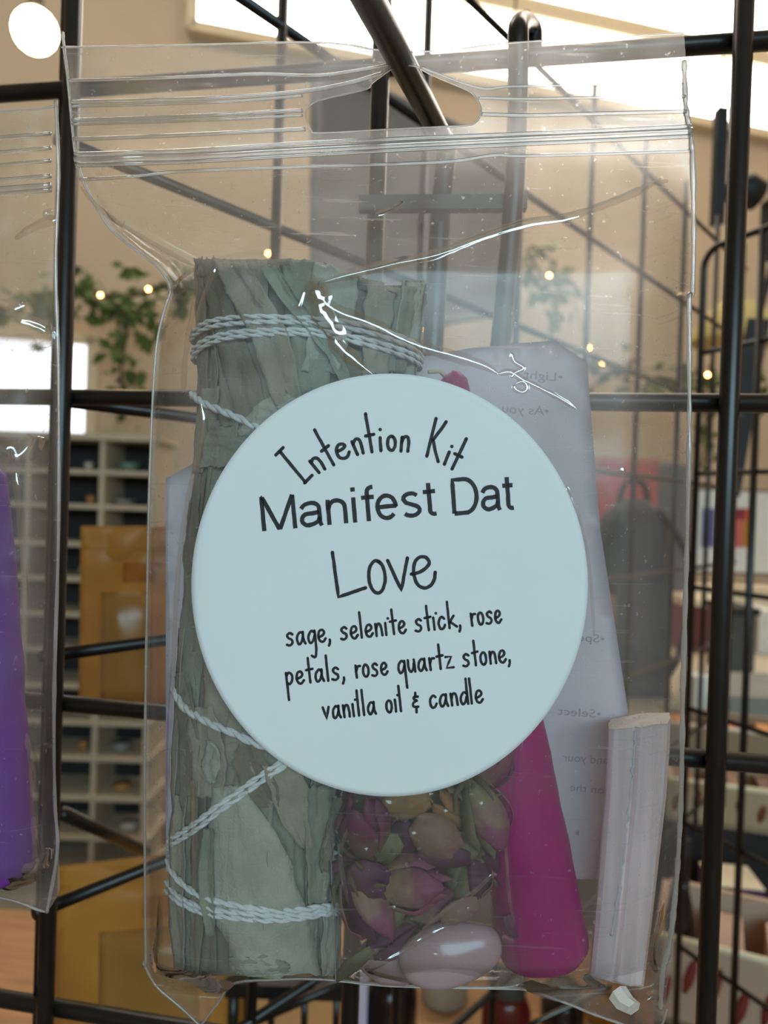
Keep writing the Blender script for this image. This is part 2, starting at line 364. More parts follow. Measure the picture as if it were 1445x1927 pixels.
V, Fc = sheet(Fback, SLOT, LEFT, RIGHT, TOPY, BOTY, 160, 260); mesh_obj('back_film', V, Fc, M['filmb'], bag)
# welded edges
def edge_tube(pts, r, name, m, parent, jit=.35):
    c = crom(pts, 10); R = [r * (1 + jit * noise.noise((i * .45, r * 9e3, 0))) for i in range(len(c))]
    return MB().tube(c, R, 7).obj(name, m, parent)
edge_tube([Q(x + 2, y, 121.4) for y, x in LEFT[:-1]] + [Q(x, y, 121.6) for x, y in BOTY[:5]], .00022, 'side_seam', M['seam'], bag)
edge_tube([Q(x - 3, y, 121.2) for y, x in RIGHT[1:]], .00042, 'side_seam', M['seam'], bag, .6)
edge_tube([Q(x, y, 121.4) for x, y in TOPY], .00016, 'top_edge', M['seam'], bag)
edge_tube([Q(x, y - 2, 121.6) for x, y in BOTY[4:]], .00022, 'bottom_seam', M['seam'], bag)
edge_tube([Q(x, y, Ffront(x, y) - .05) for x, y in SLOT + SLOT[:1]], .00014, 'hang_hole_rim', M['seam'], bag)
# pressed zip ridges across the top
def ridge(pts, r, m='zip', off=.25):
    T = crom([Vector((x, y, 0)) for x, y in pts], 14)
    MB().tube([Q(p.x, p.y, Ffront(p.x, p.y) - off) for p in T], r, 8).obj('zip_ridge', M[m], bag)
ridge([(130, 152), (300, 147), (480, 140), (600, 142), (700, 128), (738, 120)], .00025)
ridge([(133, 192), (300, 188), (450, 182), (570, 172), (650, 158), (720, 138)], .0003)
ridge([(134, 200), (300, 196), (450, 190), (570, 180)], .00022)
ridge([(135, 226), (300, 221), (450, 214), (570, 208)], .0003)
ridge([(135, 234), (300, 229), (450, 223), (570, 217)], .00022)
ridge([(138, 262), (300, 256), (450, 249), (575, 243)], .0003)
ridge([(790, 126), (900, 165), (960, 163), (1100, 160), (1285, 158)], .0002)
ridge([(900, 184), (1000, 186), (1150, 183), (1290, 181)], .00022)
ridge([(906, 215), (1000, 217), (1150, 213), (1292, 210)], .0003)
ridge([(140, 290), (350, 283), (600, 268), (830, 258), (1000, 251), (1300, 237)], .0003)
ridge([(141, 301), (350, 294), (600, 280), (830, 269), (1000, 261), (1302, 247)], .0006)
ridge([(142, 311), (350, 304), (600, 290), (830, 278), (1000, 270), (1303, 256)], .00035)
ridge([(150, 338), (250, 332), (350, 322), (600, 313), (830, 305), (930, 292), (1000, 293), (1304, 284)], .00026)
# sharp folds in the vinyl
def crease(pts, r0, r1=None, off=.15, parent=None, fn=None, m='crease', hk=.5):
    T = crom([Vector((x, y, 0)) for x, y in pts], 7); n = len(T); r1 = r0 if r1 is None else r1
    R = []
    for i, p in enumerate(T):
        t = i / (n - 1); e = min(1, t * 8 + .15, (1 - t) * 8 + .15)
        R.append((r0 + (r1 - r0) * t) * e * (1 + .35 * noise.noise((p.x / 18, p.y / 18, 2))))
    f = fn or Ffront; V = []; Fc = []; NB = 10                  # a raised fold: soft bell across, fading out at both ends
    for i, p in enumerate(T):
        tg = T[min(i + 1, n - 1)] - T[max(i - 1, 0)]; tg = tg.normalized() if tg.length > 1e-6 else Vector((1, 0, 0)); nx, ny = -tg.y, tg.x
        hw = R[i] * 2.2 / .000085
        for k in range(NB + 1):
            u = k / NB * 2 - 1; hgt = R[i] * 1000 * hk * (.5 + .5 * math.cos(math.pi * u)) ** .8
            x, y = p.x + nx * u * hw, p.y + ny * u * hw; V.append(Q(x, y, f(x, y) - .04 - hgt))
    for i in range(n - 1):
        for k in range(NB): q = i * (NB + 1) + k; Fc.append((q, q + 1, q + NB + 2, q + NB + 1))
    mesh_obj('crease', V, Fc, M[m], parent or bag)
crease([(1245, 335), (1200, 360), (1120, 392), (1060, 410), (990, 420), (900, 448), (820, 478), (740, 496), (660, 516), (605, 532)], .00026, .00042, hk=1.1)
crease([(588, 518), (598, 545), (612, 570), (640, 588), (700, 610), (760, 640), (800, 655), (860, 672), (910, 688), (938, 704)], .00065, .00034)
crease([(578, 528), (590, 540), (600, 560), (604, 585), (618, 608), (634, 630), (632, 645), (660, 672), (700, 704)], .0011, .0004)
crease([(572, 545), (566, 565), (560, 580)], .0002)
crease([(938, 704), (960, 700), (985, 715), (1000, 722), (1050, 748), (1085, 770)], .0003, .00015)
crease([(962, 662), (968, 680), (985, 692), (968, 702), (962, 712)], .0002)
crease([(970, 722), (985, 718), (992, 730), (984, 738), (970, 732), (968, 722)], .0002)
crease([(706, 404), (735, 395), (762, 380)], .00022, hk=1.1)
crease([(1258, 340), (1230, 345)], .00015)
crease([(150, 350), (190, 395), (240, 430), (300, 465), (365, 500)], .00018)
crease([(365, 500), (372, 540), (360, 600), (348, 680), (345, 740)], .00022)
crease([(405, 500), (390, 540), (375, 585), (368, 620)], .00018)
crease([(318, 548), (345, 520), (366, 505)], .00018)
crease([(378, 760), (380, 800), (372, 860), (350, 960), (335, 1080), (326, 1240), (318, 1380), (315, 1540)], .00022, .00016)
crease([(300, 1690), (300, 1760), (290, 1815), (350, 1838), (400, 1856), (440, 1852)], .0002, .0005)
crease([(380, 1842), (400, 1858), (420, 1866)], .0008, .0004)
crease([(360, 1470), (360, 1540), (360, 1600), (362, 1650)], .00026)
crease([(985, 1850), (1040, 1870), (1090, 1868), (1130, 1875)], .0005, .0006)
crease([(1220, 1878), (1228, 1872), (1240, 1874)], .0004)
crease([(1216, 1880), (1226, 1890), (1252, 1897)], .0005, .0003)
crease([(1100, 1835), (1115, 1850), (1140, 1862)], .0003)
crease([(1252, 1840), (1232, 1820), (1228, 1790), (1240, 1750), (1250, 1700)], .00022)
crease([(1062, 915), (1070, 940), (1078, 960)], .0003, .0002)
crease([(1085, 950), (1108, 1060), (1118, 1200)], .00012)
crease([(1172, 878), (1177, 916)], .0002)

# ------------------------------------------------------------------ round label and its lettering
def Dlab(x, y): return Fbase(x, y) - .30
V = [Q(LC[0], LC[1], Dlab(*LC))]; Fc = []; NR, NA = 40, 160
for r in range(1, NR + 1):
    for a in range(NA):
        t = 2 * math.pi * a / NA; x = LC[0] + LRX * r / NR * math.cos(t); y = LC[1] + LRY * r / NR * math.sin(t)
        V.append(Q(x, y, Dlab(x, y)))
for a in range(NA): Fc.append((0, 1 + (a + 1) % NA, 1 + a))
for r in range(NR - 1):
    for a in range(NA):
        b = (a + 1) % NA; Fc.append((1 + r * NA + a, 1 + r * NA + b, 1 + (r + 1) * NA + b, 1 + (r + 1) * NA + a))
n0 = len(V); V += [v + fwd * .00012 for v in V[:n0]]; k0 = len(Fc); Fc += [tuple(i + n0 for i in reversed(f)) for f in Fc[:k0]]
for a in range(NA):
    b = (a + 1) % NA; e = 1 + (NR - 1) * NA; Fc.append((e + a, e + b, n0 + e + b, n0 + e + a))
lab = mesh_obj('label_sticker', V, Fc, M['label'], bag, label='round pale blue-white sticker printed with black lettering')
def Dink(x, y): return Dlab(x, y) - .03
class Ink:
    def __init__(s): s.mb = MB()
    def stroke(s, pts, wd, smooth=True, k=6, caps=True):
        pts = [Vector((p[0], p[1], 0)) for p in pts]
        if smooth and len(pts) > 2: pts = crom(pts, k)
        else:
            q = []
            for a, b in zip(pts, pts[1:]):
                m = max(1, int((b - a).length / 8)); q += [a.lerp(b, i / m) for i in range(m)]
            pts = q + [pts[-1]]
        pts = [p + Vector((.5 * noise.noise((p.x / 7, p.y / 7, 1)), .5 * noise.noise((p.x / 7, p.y / 7, 5)), 0)) for p in pts]
        L = []; R = []; h = wd / 2
        for i, p in enumerate(pts):
            t = (pts[min(i + 1, len(pts) - 1)] - pts[max(i - 1, 0)])
            t = t.normalized() if t.length > 1e-6 else Vector((1, 0, 0))
            n = Vector((-t.y, t.x, 0)); hh = h * (1 + .12 * noise.noise((p.x / 9, p.y / 9, 3)))
            L.append(p + n * hh); R.append(p - n * hh)
        V = []; F_ = []
        for a, b in zip(L, R): V += [a, b]
        for i in range(len(L) - 1): F_.append((2 * i, 2 * i + 1, 2 * i + 3, 2 * i + 2))
        for e in (pts[0], pts[-1]) if caps else ():
            b = len(V); V += [e + Vector((math.cos(t * .6283), math.sin(t * .6283), 0)) * h for t in range(10)]; F_.append(tuple(range(b, b + 10)))
        s.mb.add([Q(v.x, v.y, Dink(v.x, v.y)) for v in V], F_)
    def dot(s, x, y, r):
        V = [Vector((x + math.cos(t * .5236) * r, y + math.sin(t * .5236) * r, 0)) for t in range(12)]
        s.mb.add([Q(v.x, v.y, Dink(v.x, v.y)) for v in V], [tuple(range(12))])
    def done(s): return s.mb.obj('lettering', M['ink'], lab, smooth=False)
def Z(pts, ox, oy, s=3.0104): return [(ox + x / s, oy + y / s) for x, y in pts]
def ell(cx, cy, rx, ry, tilt=0, n=14): return [(cx + rx * math.cos(a) * math.cos(tilt) - ry * math.sin(a) * math.sin(tilt), cy + rx * math.cos(a) * math.sin(tilt) + ry * math.sin(a) * math.cos(tilt)) for a in [2 * math.pi * i / n - 1.2 for i in range(n + 1)]]
ik = Ink(); o = (480, 480); wd = 6.4
for st in ([(118, 1133), (158, 1090)], [(140, 1112), (285, 1288)], [(280, 1290), (322, 1248)],
           [(310, 1168), (362, 1232)], [(318, 1176), (326, 1156), (348, 1150), (372, 1172), (395, 1212)],
           [(336, 990), (445, 1188)], [(375, 1112), (415, 1080)],
           [(468, 1112), (498, 1096), (508, 1080), (494, 1070), (470, 1078), (460, 1108), (474, 1142), (502, 1152), (524, 1140), (533, 1116)],
           [(548, 1056), (580, 1130)], [(556, 1072), (566, 1046), (586, 1044), (600, 1070), (612, 1122)],
           [(625, 900), (662, 1115)], [(625, 1025), (672, 1015)],
           [(708, 1035), (712, 1108)], ell(772, 1066, 22, 40),
           [(832, 1032), (826, 1110)], [(830, 1060), (842, 1034), (862, 1030), (870, 1060), (865, 1112)],
           [(1025, 925), (972, 1140)], [(1083, 945), (1008, 1048)], [(1008, 1045), (1020, 1110), (1037, 1170)],
           [(1100, 1115), (1072, 1185)], [(1197, 1040), (1115, 1212)], [(1130, 1125), (1172, 1145)]):
    ik.stroke(Z(st, *o), wd, smooth=len(st) > 3)
for d in ((708, 988), (1114, 1084)): ik.dot(o[0] + d[0] / 3.01, o[1] + d[1] / 3.01, 3.4)
ik.done()
ik = Ink(); o = (480, 960); wd = 6.8
for st, smo in (([(438, 240), (472, 492), (625, 440)], 0), (ell(690, 378, 46, 92, -.06), 1), ([(750, 285), (828, 455), (862, 272)], 0),
                ([(885, 362), (940, 348), (985, 305), (972, 272), (938, 264), (906, 292), (898, 350), (914, 410), (950, 440), (990, 430), (1014, 394), (1020, 352)], 1)):
    ik.stroke(Z(st, *o), wd, smooth=bool(smo))
ik.done()
BOWL = [(.58, .86), (.36, 1), (.1, .72), (.04, .32), (.18, 0), (.42, .18), (.58, .62)]
GL = {'s': [[(.55, .88), (.34, 1.02), (.1, .86), (.2, .6), (.46, .44), (.5, .18), (.28, 0), (.0, .08)]],
      'a': [BOWL, [(.6, 1), (.6, .4), (.74, .02)]], 'g': [BOWL, [(.62, 1), (.64, -.5), (.5, -1.2), (.2, -1.05)]],
      'e': [[(.05, .42), (.4, .54), (.55, .76), (.4, 1), (.14, .9), (.03, .48), (.14, .1), (.4, 0), (.64, .26)]],
      'l': [[(.05, 2.1), (.1, 0)]], 'n': [[(.04, 1), (.09, 0)], [(.08, .55), (.24, .94), (.44, .95), (.55, .6), (.6, 0)]],
      'i': [[(.05, 1), (.08, 0)]], 't': [[(.24, 2.05), (.3, 0)], [(.02, 1.05), (.56, 1.12)]],
      'c': [[(.55, .84), (.34, 1), (.1, .76), (.03, .36), (.18, .02), (.44, .05), (.6, .3)]],
      'k': [[(.05, 2.2), (.1, 0)], [(.55, 1), (.12, .45)], [(.2, .5), (.78, .05)]], 'r': [[(.04, 1), (.09, 0)], [(.08, .55), (.24, .92), (.48, .94)]],
      'o': [ell(.3, .5, .27, .5)], 'p': [[(.03, 1), (.12, -1.25)], [(.06, .76), (.28, 1), (.54, .76), (.5, .3), (.26, .03), (.1, .18)]],
      'q': [BOWL, [(.6, 1), (.68, -1.25)]], 'u': [[(.04, 1), (.08, .3), (.24, 0), (.44, .2), (.56, .7)], [(.58, 1), (.64, 0)]],
      'z': [[(.05, .95), (.56, .95), (.08, .04), (.72, .04)]], 'v': [[(.02, 1), (.3, 0), (.56, 1)]], 'd': [BOWL, [(.6, 2.1), (.66, 0)]],
      ',': [[(.1, .12), (.1, -.1), (0, -.36)]], '&': [[(.5, 1.05), (.2, 1.05), (.16, .85), (.4, .72), (.1, .6), (.06, .28), (.46, .2)], [(.3, 1.4), (.28, 1.05)], [(.3, .2), (.28, -.25)]]}
ADV = {'l': .42, 'i': .42, ',': .3, 't': .66, 'r': .62, '&': .6, 'a': .88, 'u': .82, 'z': .85, 'k': .85}
SHARP = {'l', 'z', 'v', 'i', 'k', 't'}
def hand_line(words, y0, x0, slope, xh, wd):
    ik = Ink()
    for txt, xa, xb in words:
        tot = sum(ADV.get(c, .78) for c in txt) - (.12 if len(txt) > 1 else 0); sx = (xb - xa) / tot; cx = xa
        for c in txt:
            for st in GL[c]:
                pts = [(cx + p[0] * sx * .88, p[1]) for p in st]
                pts = [(x, y0 + slope * (x - x0) - v * xh) for x, v in pts]
                pts = [(x - (y - (y0 + slope * (x - x0))) * slope * .8, y) for x, y in pts]
                ik.stroke(pts, wd, smooth=(c not in SHARP and len(pts) > 2), k=4)
            if c == 'i':
                x = cx + .05 * sx; ik.dot(x + 3, y0 + slope * (x - x0) - 1.38 * xh, wd * .55)
            cx += ADV.get(c, .78) * sx
    ik.done()
def zw(ws): return [(t, 480 + a / 3.0104, 480 + b / 3.0104) for t, a, b in ws]
hand_line(zw([('sage,', 180, 430), ('selenite', 488, 862), ('stick,', 910, 1168), ('rose', 1225, 1402)]), 1215, 540, -.108, 22.5, 5.0)
hand_line(zw([('petals,', 178, 510), ('rose', 572, 758), ('quartz', 812, 1132), ('stone,', 1180, 1448)]), 1289, 540, -.104, 22.5, 5.0)
hand_line(zw([('vanilla', 388, 692), ('oil', 745, 840), ('&', 895, 940), ('candle', 992, 1298)]), 1354, 608, -.108, 22.5, 5.0)
def typed(txt, xa, xb, ya, yb, cap, depth, m, parent, name='lettering', mirror=False, dy=0):
    cu = bpy.data.curves.new('t', 'FONT'); cu.body = txt; cu.resolution_u = 4; to = bpy.data.objects.new('t', cu); COL.objects.link(to)
    me = bpy.data.meshes.new_from_object(to.evaluated_get(bpy.context.evaluated_depsgraph_get()))
    xs = [v.co.x for v in me.vertices]; x0, x1 = min(xs), max(xs); hcap = .69
    V = []
    for v in me.vertices:
        t = (v.co.x - x0) / (x1 - x0)
        if mirror: t = 1 - t
        x = xa + (xb - xa) * t; sl = (yb - ya) / (xb - xa); h = v.co.y / hcap * cap
        px = x - h * -sl * .6; py = ya + (yb - ya) * t - h; V.append(Q(px, py, depth(px, py)))
    Fc = [tuple(p.vertices) for p in me.polygons]
    bpy.data.objects.remove(to); bpy.data.curves.remove(cu); bpy.data.meshes.remove(me)
    return mesh_obj(name, V, Fc, m, parent, smooth=False)
# upright grotesque capitals and lower case, drawn as even strokes (x to the right, y up, x-height 0.72, cap height 1)
def arc(cx, cy, rx, ry, a0, a1, n=12): return [(cx + rx * math.cos(math.radians(a0 + (a1 - a0) * i / n)), cy + ry * math.sin(math.radians(a0 + (a1 - a0) * i / n))) for i in range(n + 1)]
A_ = [[(.04, .53)] + arc(.25, .52, .19, .155, 150, 10, 8) + [(.44, .42), (.44, .1), (.47, .0)], [(.44, .40), (.3, .375)] + arc(.19, .21, .15, .165, 95, 270, 8) + [(.3, .075), (.40, .14), (.44, .26)]]
GR = {'M': ([[(.05, 0), (.05, .96), (.07, .96)], [(.06, .96), (.38, .04), (.41, .04), (.73, .96)], [(.73, .96), (.74, 0)]], .86), 'a': (A_, .58),
      'n': ([[(.06, 0), (.06, .72)], [(.06, .42)] + arc(.25, .46, .18, .22, 165, 0, 10) + [(.43, 0)]], .57), 'i': ([[(.06, 0), (.06, .72)], [(.06, .88), (.06, 1.0)]], .235),
      'f': ([[(.13, 0), (.13, .80)] + arc(.25, .82, .12, .145, 180, 80, 6), [(.0, .68), (.28, .68)]], .29),
      'e': ([[(.06, .37), (.46, .37)] + arc(.255, .36, .205, .32, 0, 318, 20)], .57), 's': ([arc(.23, .52, .165, .155, 30, 195, 9)[:-1] + [(.12, .42), (.3, .33)] + arc(.23, .19, .18, .15, 50, -150, 9)], .51),
      't': ([[(.13, .92), (.13, .14)] + arc(.23, .13, .10, .10, 190, 290, 5), [(.0, .68), (.27, .68)]], .30), 'D': ([[(.06, 0), (.06, .96), (.34, .96)] + arc(.36, .48, .31, .48, 80, -80, 14) + [(.06, .0)]], .78)}
def grotesque(txt, xa, xb, ya, yb, cap, wd):
    ik = Ink(); tot = sum(GR[c][1] for c in txt) - .08; sx = (xb - xa) / tot; cx = xa; sl = (yb - ya) / (xb - xa)
    for c in txt:
        for st in GR[c][0]:
            pts = [(cx + p[0] * sx, ya + sl * (cx + p[0] * sx - xa) - p[1] * cap) for p in st]
            ik.stroke([(x + (ya + sl * (x - xa) - y) * sl * .9, y) for x, y in pts], wd, smooth=False, caps=False)
        cx += GR[c][1] * sx
    ik.done()
grotesque('Manifest', 493, 818, 1000, 969, 66, 8.2)
grotesque('Dat', 851, 964, 967, 958, 66, 8.2)

# ------------------------------------------------------------------ sage bundle
BL = [(480, 366), (600, 371), (700, 374), (870, 371), (1000, 352), (1250, 337), (1500, 326), (1700, 325), (1840, 334)]
BR = [(480, 802), (600, 790), (700, 780), (870, 768), (1000, 755), (1250, 712), (1500, 645), (1700, 637), (1840, 632)]
SC, SH = 124.6, 10.6
def bun(phi, y, off=0.0):                       # angle round the bundle, picture height, lift in mm
    l, r = lerpt(BL, y), lerpt(BR, y); c = (l + r) / 2; h = (r - l) / 2
    pxmm = F_PX / 118.0
    sh = SH * (1 - .12 * sm(1500, 1840, y))
    return Q(c + (h + off * pxmm) * math.sin(phi), y, SC - (sh + off) * math.cos(phi))
def bun_x(phi, y): l, r = lerpt(BL, y), lerpt(BR, y); return (l + r) / 2 + (r - l) / 2 * math.sin(phi)
def phi_of(x, y): l, r = lerpt(BL, y), lerpt(BR, y); return math.asin(max(-1, min(1, (x - (l + r) / 2) / ((r - l) / 2))))
def topline(x): return 488 + max(0, x - 590) * .36
def solid_grid(fn, nu, nv, back):
    V = []; Fc = []
    for lay in (0, 1):
        for j in range(nv + 1):
            for i in range(nu + 1):
                V.append(fn(i / nu * 2 - 1, j / nv, back if lay else 0))
    W = nu + 1; n = W * (nv + 1)
    for j in range(nv):
        for i in range(nu):
            a = j * W + i; Fc.append((a, a + 1, a + W + 1, a + W)); Fc.append((n + a, n + a + W, n + a + W + 1, n + a + 1))
    for j in range(nv):
        for a, b in ((j * W, (j + 1) * W), ((j + 1) * W + nu, j * W + nu)): Fc.append((a, b, b + n, a + n))
    for i in range(nu):
        for a, b in ((i + 1, i), (nv * W + i, nv * W + i + 1)): Fc.append((a, b, b + n, a + n))
    return V, Fc
def sage_mat(name, rgb):
    m, nt, out = nmat(name); N = nt.nodes; L = nt.links; c = lin(rgb)
    b = N.new('ShaderNodeBsdfPrincipled'); b.inputs['Roughness'].default_value = .92; b.inputs['Specular IOR Level'].default_value = .12; b.inputs['Sheen Weight'].default_value = .15
    tc = N.new('ShaderNodeTexCoord')
    n1 = N.new('ShaderNodeTexNoise'); n1.inputs['Scale'].default_value = 110; n1.inputs['Detail'].default_value = 8; n1.inputs['Roughness'].default_value = .65
    vo = N.new('ShaderNodeTexVoronoi'); vo.feature = 'DISTANCE_TO_EDGE'; vo.inputs['Scale'].default_value = 620
    ms = N.new('ShaderNodeMapping'); ms.inputs['Scale'].default_value = (1, 1, .16); ms.inputs['Rotation'].default_value = (0, .12, 0)
    n2 = N.new('ShaderNodeTexNoise'); n2.inputs['Scale'].default_value = 260; n2.inputs['Detail'].default_value = 3; n2.inputs['Distortion'].default_value = .6
    for n in (n1, vo): L.new(tc.outputs['Object'], n.inputs['Vector'])
    L.new(tc.outputs['Object'], ms.inputs[0]); L.new(ms.outputs[0], n2.inputs['Vector'])
    rp = N.new('ShaderNodeValToRGB'); rp.color_ramp.elements[0].position = .3; rp.color_ramp.elements[1].position = .72
    rp.color_ramp.elements[0].color = tuple(v * .74 for v in c) + (1,); rp.color_ramp.elements[1].color = tuple(v * 1.15 for v in c) + (1,)
    L.new(n1.outputs['Fac'], rp.inputs[0]); L.new(rp.outputs[0], b.inputs['Base Color'])
    vr = N.new('ShaderNodeMapRange'); vr.inputs[1].default_value = 0; vr.inputs[2].default_value = .12; L.new(vo.outputs['Distance'], vr.inputs[0])
    b1 = N.new('ShaderNodeBump'); b1.inputs['Strength'].default_value = .8; b1.inputs['Distance'].default_value = .0013; L.new(n2.outputs['Fac'], b1.inputs['Height'])
    b2 = N.new('ShaderNodeBump'); b2.inputs['Strength'].default_value = .22; b2.inputs['Distance'].default_value = .00025; L.new(vr.outputs[0], b2.inputs['Height']); L.new(b1.outputs[0], b2.inputs['Normal'])
    L.new(b2.outputs[0], b.inputs['Normal']); L.new(b.outputs[0], out.inputs[0]); return m
SG = [sage_mat('dried_sage_leaf_' + n, c) for n, c in (('grey', (156, 149, 129)), ('green', (140, 144, 124)), ('pale', (166, 167, 151)), ('dull', (126, 117, 96)))]
M['sagedark'] = mat('sage_core', (126, 117, 96), .95, .2, 300)
sage = thing('sage_bundle', Q(485, 1838, 124.6), 'dried grey-green sage bundle wrapped with white cotton string inside the pouch', 'sage bundle')
mb = MB(); ys = [492 + i * 24 for i in range(57)]
V = []; Fc = []
for y in ys:
    for k in range(28):
        ph = 2 * math.pi * k / 28; yy = y + (.3 * max(0, bun_x(math.asin(math.sin(ph)), y) - 590) if y < 520 else 0)
        V.append(bun(ph, yy, -1.3))
for j in range(len(ys) - 1):
    for k in range(28): Fc.append((j * 28 + k, j * 28 + (k + 1) % 28, (j + 1) * 28 + (k + 1) % 28, (j + 1) * 28 + k))
Fc.append(tuple(range(28))); Fc.append(tuple((len(ys) - 1) * 28 + k for k in range(28)))
mesh_obj('bundle_core', V, Fc, M['sagedark'], sage)
nleaf = [0]
def leaf(pa, pb, ya, yb, wa, wm, wb, off, m, curl=.5, seed=0, rib=.35, cut=False, nv=30):
    # pa..pb: angle at top and bottom; wa, wm, wb: half widths (angle) at top, middle, bottom
    def fn(u, v, back):
        w = wa * (1 - v) ** 2 + 2 * wm * v * (1 - v) * 1.0 + wb * v * v
        w = max(w, .008); ph = pa + (pb - pa) * v + .05 * math.sin(v * 5 + seed) * min(1, abs(pb - pa) + .4)
        jag = .02 * noise.noise((u * 2, v * 9, seed)); ph += (w * (1 + .1 * noise.noise((v * 7, seed, u)))) * u + jag
        ph = max(-2.2, min(2.2, ph))
        y = ya + (yb - ya) * v + (8 * noise.noise((u * 3, seed, v * 2)) if v in (0, 1) else 0)
        if cut and v < .12: y = max(y, topline(bun_x(ph, max(500, y))) + 6 * noise.noise((u * 4, seed, 0)) + (yb - ya) * v * .6)
        o = off + curl * (abs(u) ** 3) * (1 if math.sin(seed * 3.3) > -.3 else -.6) - rib * math.exp(-(u / .12) ** 2) + .5 * noise.noise((u * 1.6 + seed, v * 5, seed)) + .26 * noise.noise((u * 5, v * 16, seed))
        o = max(-1.0, min(2.0, o)) - back
        return bun(ph, y, o)
    V, Fc = solid_grid(fn, 10, nv, .22); nleaf[0] += 1
    return mesh_obj('leaf', V, Fc, m, sage)
rs = random.Random(11)
# inner layer, three tiers all round the visible half
for tier, (y0, y1) in enumerate(((484, 900), (780, 1300), (1180, 1838))):
    for k in range(13):
        ph = -1.75 + 3.5 * k / 12 + rs.uniform(-.06, .06); tw = rs.uniform(-.12, .12)
        leaf(ph, ph + tw, y0 + rs.uniform(-4, 30) * (tier > 0), y1 - rs.uniform(0, 90) * (tier < 2) - rs.uniform(0, 18) * (tier == 2), rs.uniform(.16, .24), rs.uniform(.2, .32), rs.uniform(.08, .22), rs.uniform(-.9, .3), rs.choice(SG), rs.uniform(.3, 1.1), rs.uniform(0, 50), cut=(tier == 0))
# outer leaves seen at the top
for (xa, xb, ya, yb, w0, w1, w2, off, mi, cl) in (
        (440, 560, 486, 770, .17, .2, .12, .8, 0, .5), (400, 470, 488, 800, .16, .22, .18, .5, 3, .3), (560, 585, 486, 740, .14, .22, .2, .7, 1, .4),
        (640, 600, 492, 700, .2, .22, .16, .6, 2, .4), (720, 700, 520, 705, .17, .16, .14, .7, 0, .3), (765, 745, 540, 700, .16, .2, .15, .5, 1, .6),
        (375, 382, 490, 760, .1, .2, .16, .4, 3, .2), (520, 640, 500, 720, .07, .09, .05, 1.0, 1, .6),
        (540, 470, 745, 820, .1, .35, .08, 1.1, 2, .4), (450, 400, 800, 880, .3, .3, .2, .8, 1, .4), (395, 372, 730, 890, .18, .24, .2, .6, 0, .3)):
    leaf(phi_of(xa, ya + 20), phi_of(xb, yb), ya, yb, w0, w1, w2, off, SG[mi], cl, xa * .37, cut=ya < 530)
# outer leaves seen at the lower end
for (xa, xb, ya, yb, w0, w1, w2, off, mi, cl) in (
        (424, 535, 1480, 1834, .18, .72, .5, 1.0, 2, .35), (600, 590, 1480, 1700, .2, .26, .14, .7, 1, .5), (520, 575, 1440, 1600, .2, .26, .06, .8, 0, .5),
        (350, 372, 1270, 1560, .16, .24, .1, .5, 3, .4), (385, 400, 1330, 1500, .2, .26, .18, .7, 0, .5), (400, 408, 1395, 1475, .03, .2, .03, 1.3, 2, .2),
        (350, 345, 1500, 1830, .12, .22, .14, .5, 0, .7), (380, 372, 1540, 1835, .09, .14, .08, .8, 3, .9), (400, 405, 1560, 1760, .05, .12, .05, 1.2, 1, .9),
        (360, 350, 1080, 1330, .1, .26, .16, .6, 1, .4), (400, 420, 1180, 1400, .14, .26, .2, .5, 0, .4), (480, 500, 1800, 1840, .3, .42, .2, .9, 1, .3),
        (618, 612, 1600, 1835, .14, .2, .14, .5, 2, .5), (620, 600, 1500, 1640, .06, .12, .05, .9, 3, .6), (372, 360, 860, 1100, .14, .26, .2, .4, 3, .4), (470, 500, 1400, 1520, .1, .3, .1, .6, 3, .5)):
    leaf(phi_of(xa, ya), phi_of(xb, yb), ya, yb, w0, w1, w2, off, SG[mi], cl, xa * .41 + ya)
# frayed cut tips at the top left
for k in range(14):
    x = 372 + k * 2.6; p0 = bun(phi_of(x, 520), 520, .3); p1 = Q(x + rs.uniform(-5, 5), 484 + rs.uniform(-3, 10), 121 - k * .12)
    MB().tube([p0, p0.lerp(p1, .6) + rgt * rs.uniform(-.0003, .0003), p1], [.0004, .0003, .0001], 5).obj('leaf_fibre', SG[3], sage)
M['cord'] = mat('white_cotton_cord', (216, 218, 216), .9, .08, 900, bump=.6, spec=.1)
def cord(pts, r=.0004, lift=.9, wrap=True):
    # pts: picture path over the front of the bundle; the cord goes on round the sides
    path = [(phi_of(x, y), y) for x, y in pts]
    if wrap:
        (p0, y0), (p1, y1) = path[0], path[-1]
        if p0 < -.8: path = [(-2.6, y0 + 8), (-2.0, y0 + 6), (-1.62, y0 + 3)] + path[(1 if p0 < -1.5 else 0):]
        if p1 > .8: path = path[:(-1 if p1 > 1.5 else None)] + [(1.62, y1 + 3), (2.0, y1 + 6), (2.6, y1 + 8)]
    T = crom([Vector((p, y, 0)) for p, y in path], 14)
    C_ = [bun(p.x, p.y, lift + .25 * noise.noise((p.x * 3, p.y * .02, 4))) for p in T]
    # resample
    out = [C_[0]]; acc = 0
    step = .00032
    for a, b in zip(C_, C_[1:]):
        L = (b - a).length; t = step - acc
        while t <= L: out.append(a.lerp(b, t / L)); t += step
        acc = L - (t - step)
    o = None; strands = ([], [])
    for i, p in enumerate(out):
        tg = (out[min(i + 1, len(out) - 1)] - out[max(i - 1, 0)]).normalized(); s1 = tg.cross(fwd).normalized(); s2 = tg.cross(s1)
        an = i * step / .0052 * 2 * math.pi
        for k in (0, 1):
            a = an + k * math.pi; strands[k].append(p + (s1 * math.cos(a) + s2 * math.sin(a)) * r * .42)
    mb = MB()
    for st in strands: mb.tube(st, [r * .7 * (1 + .2 * noise.noise((i * .4, r, 3))) for i in range(len(st))], 6)
    mb.obj('string', M['cord'], sage)
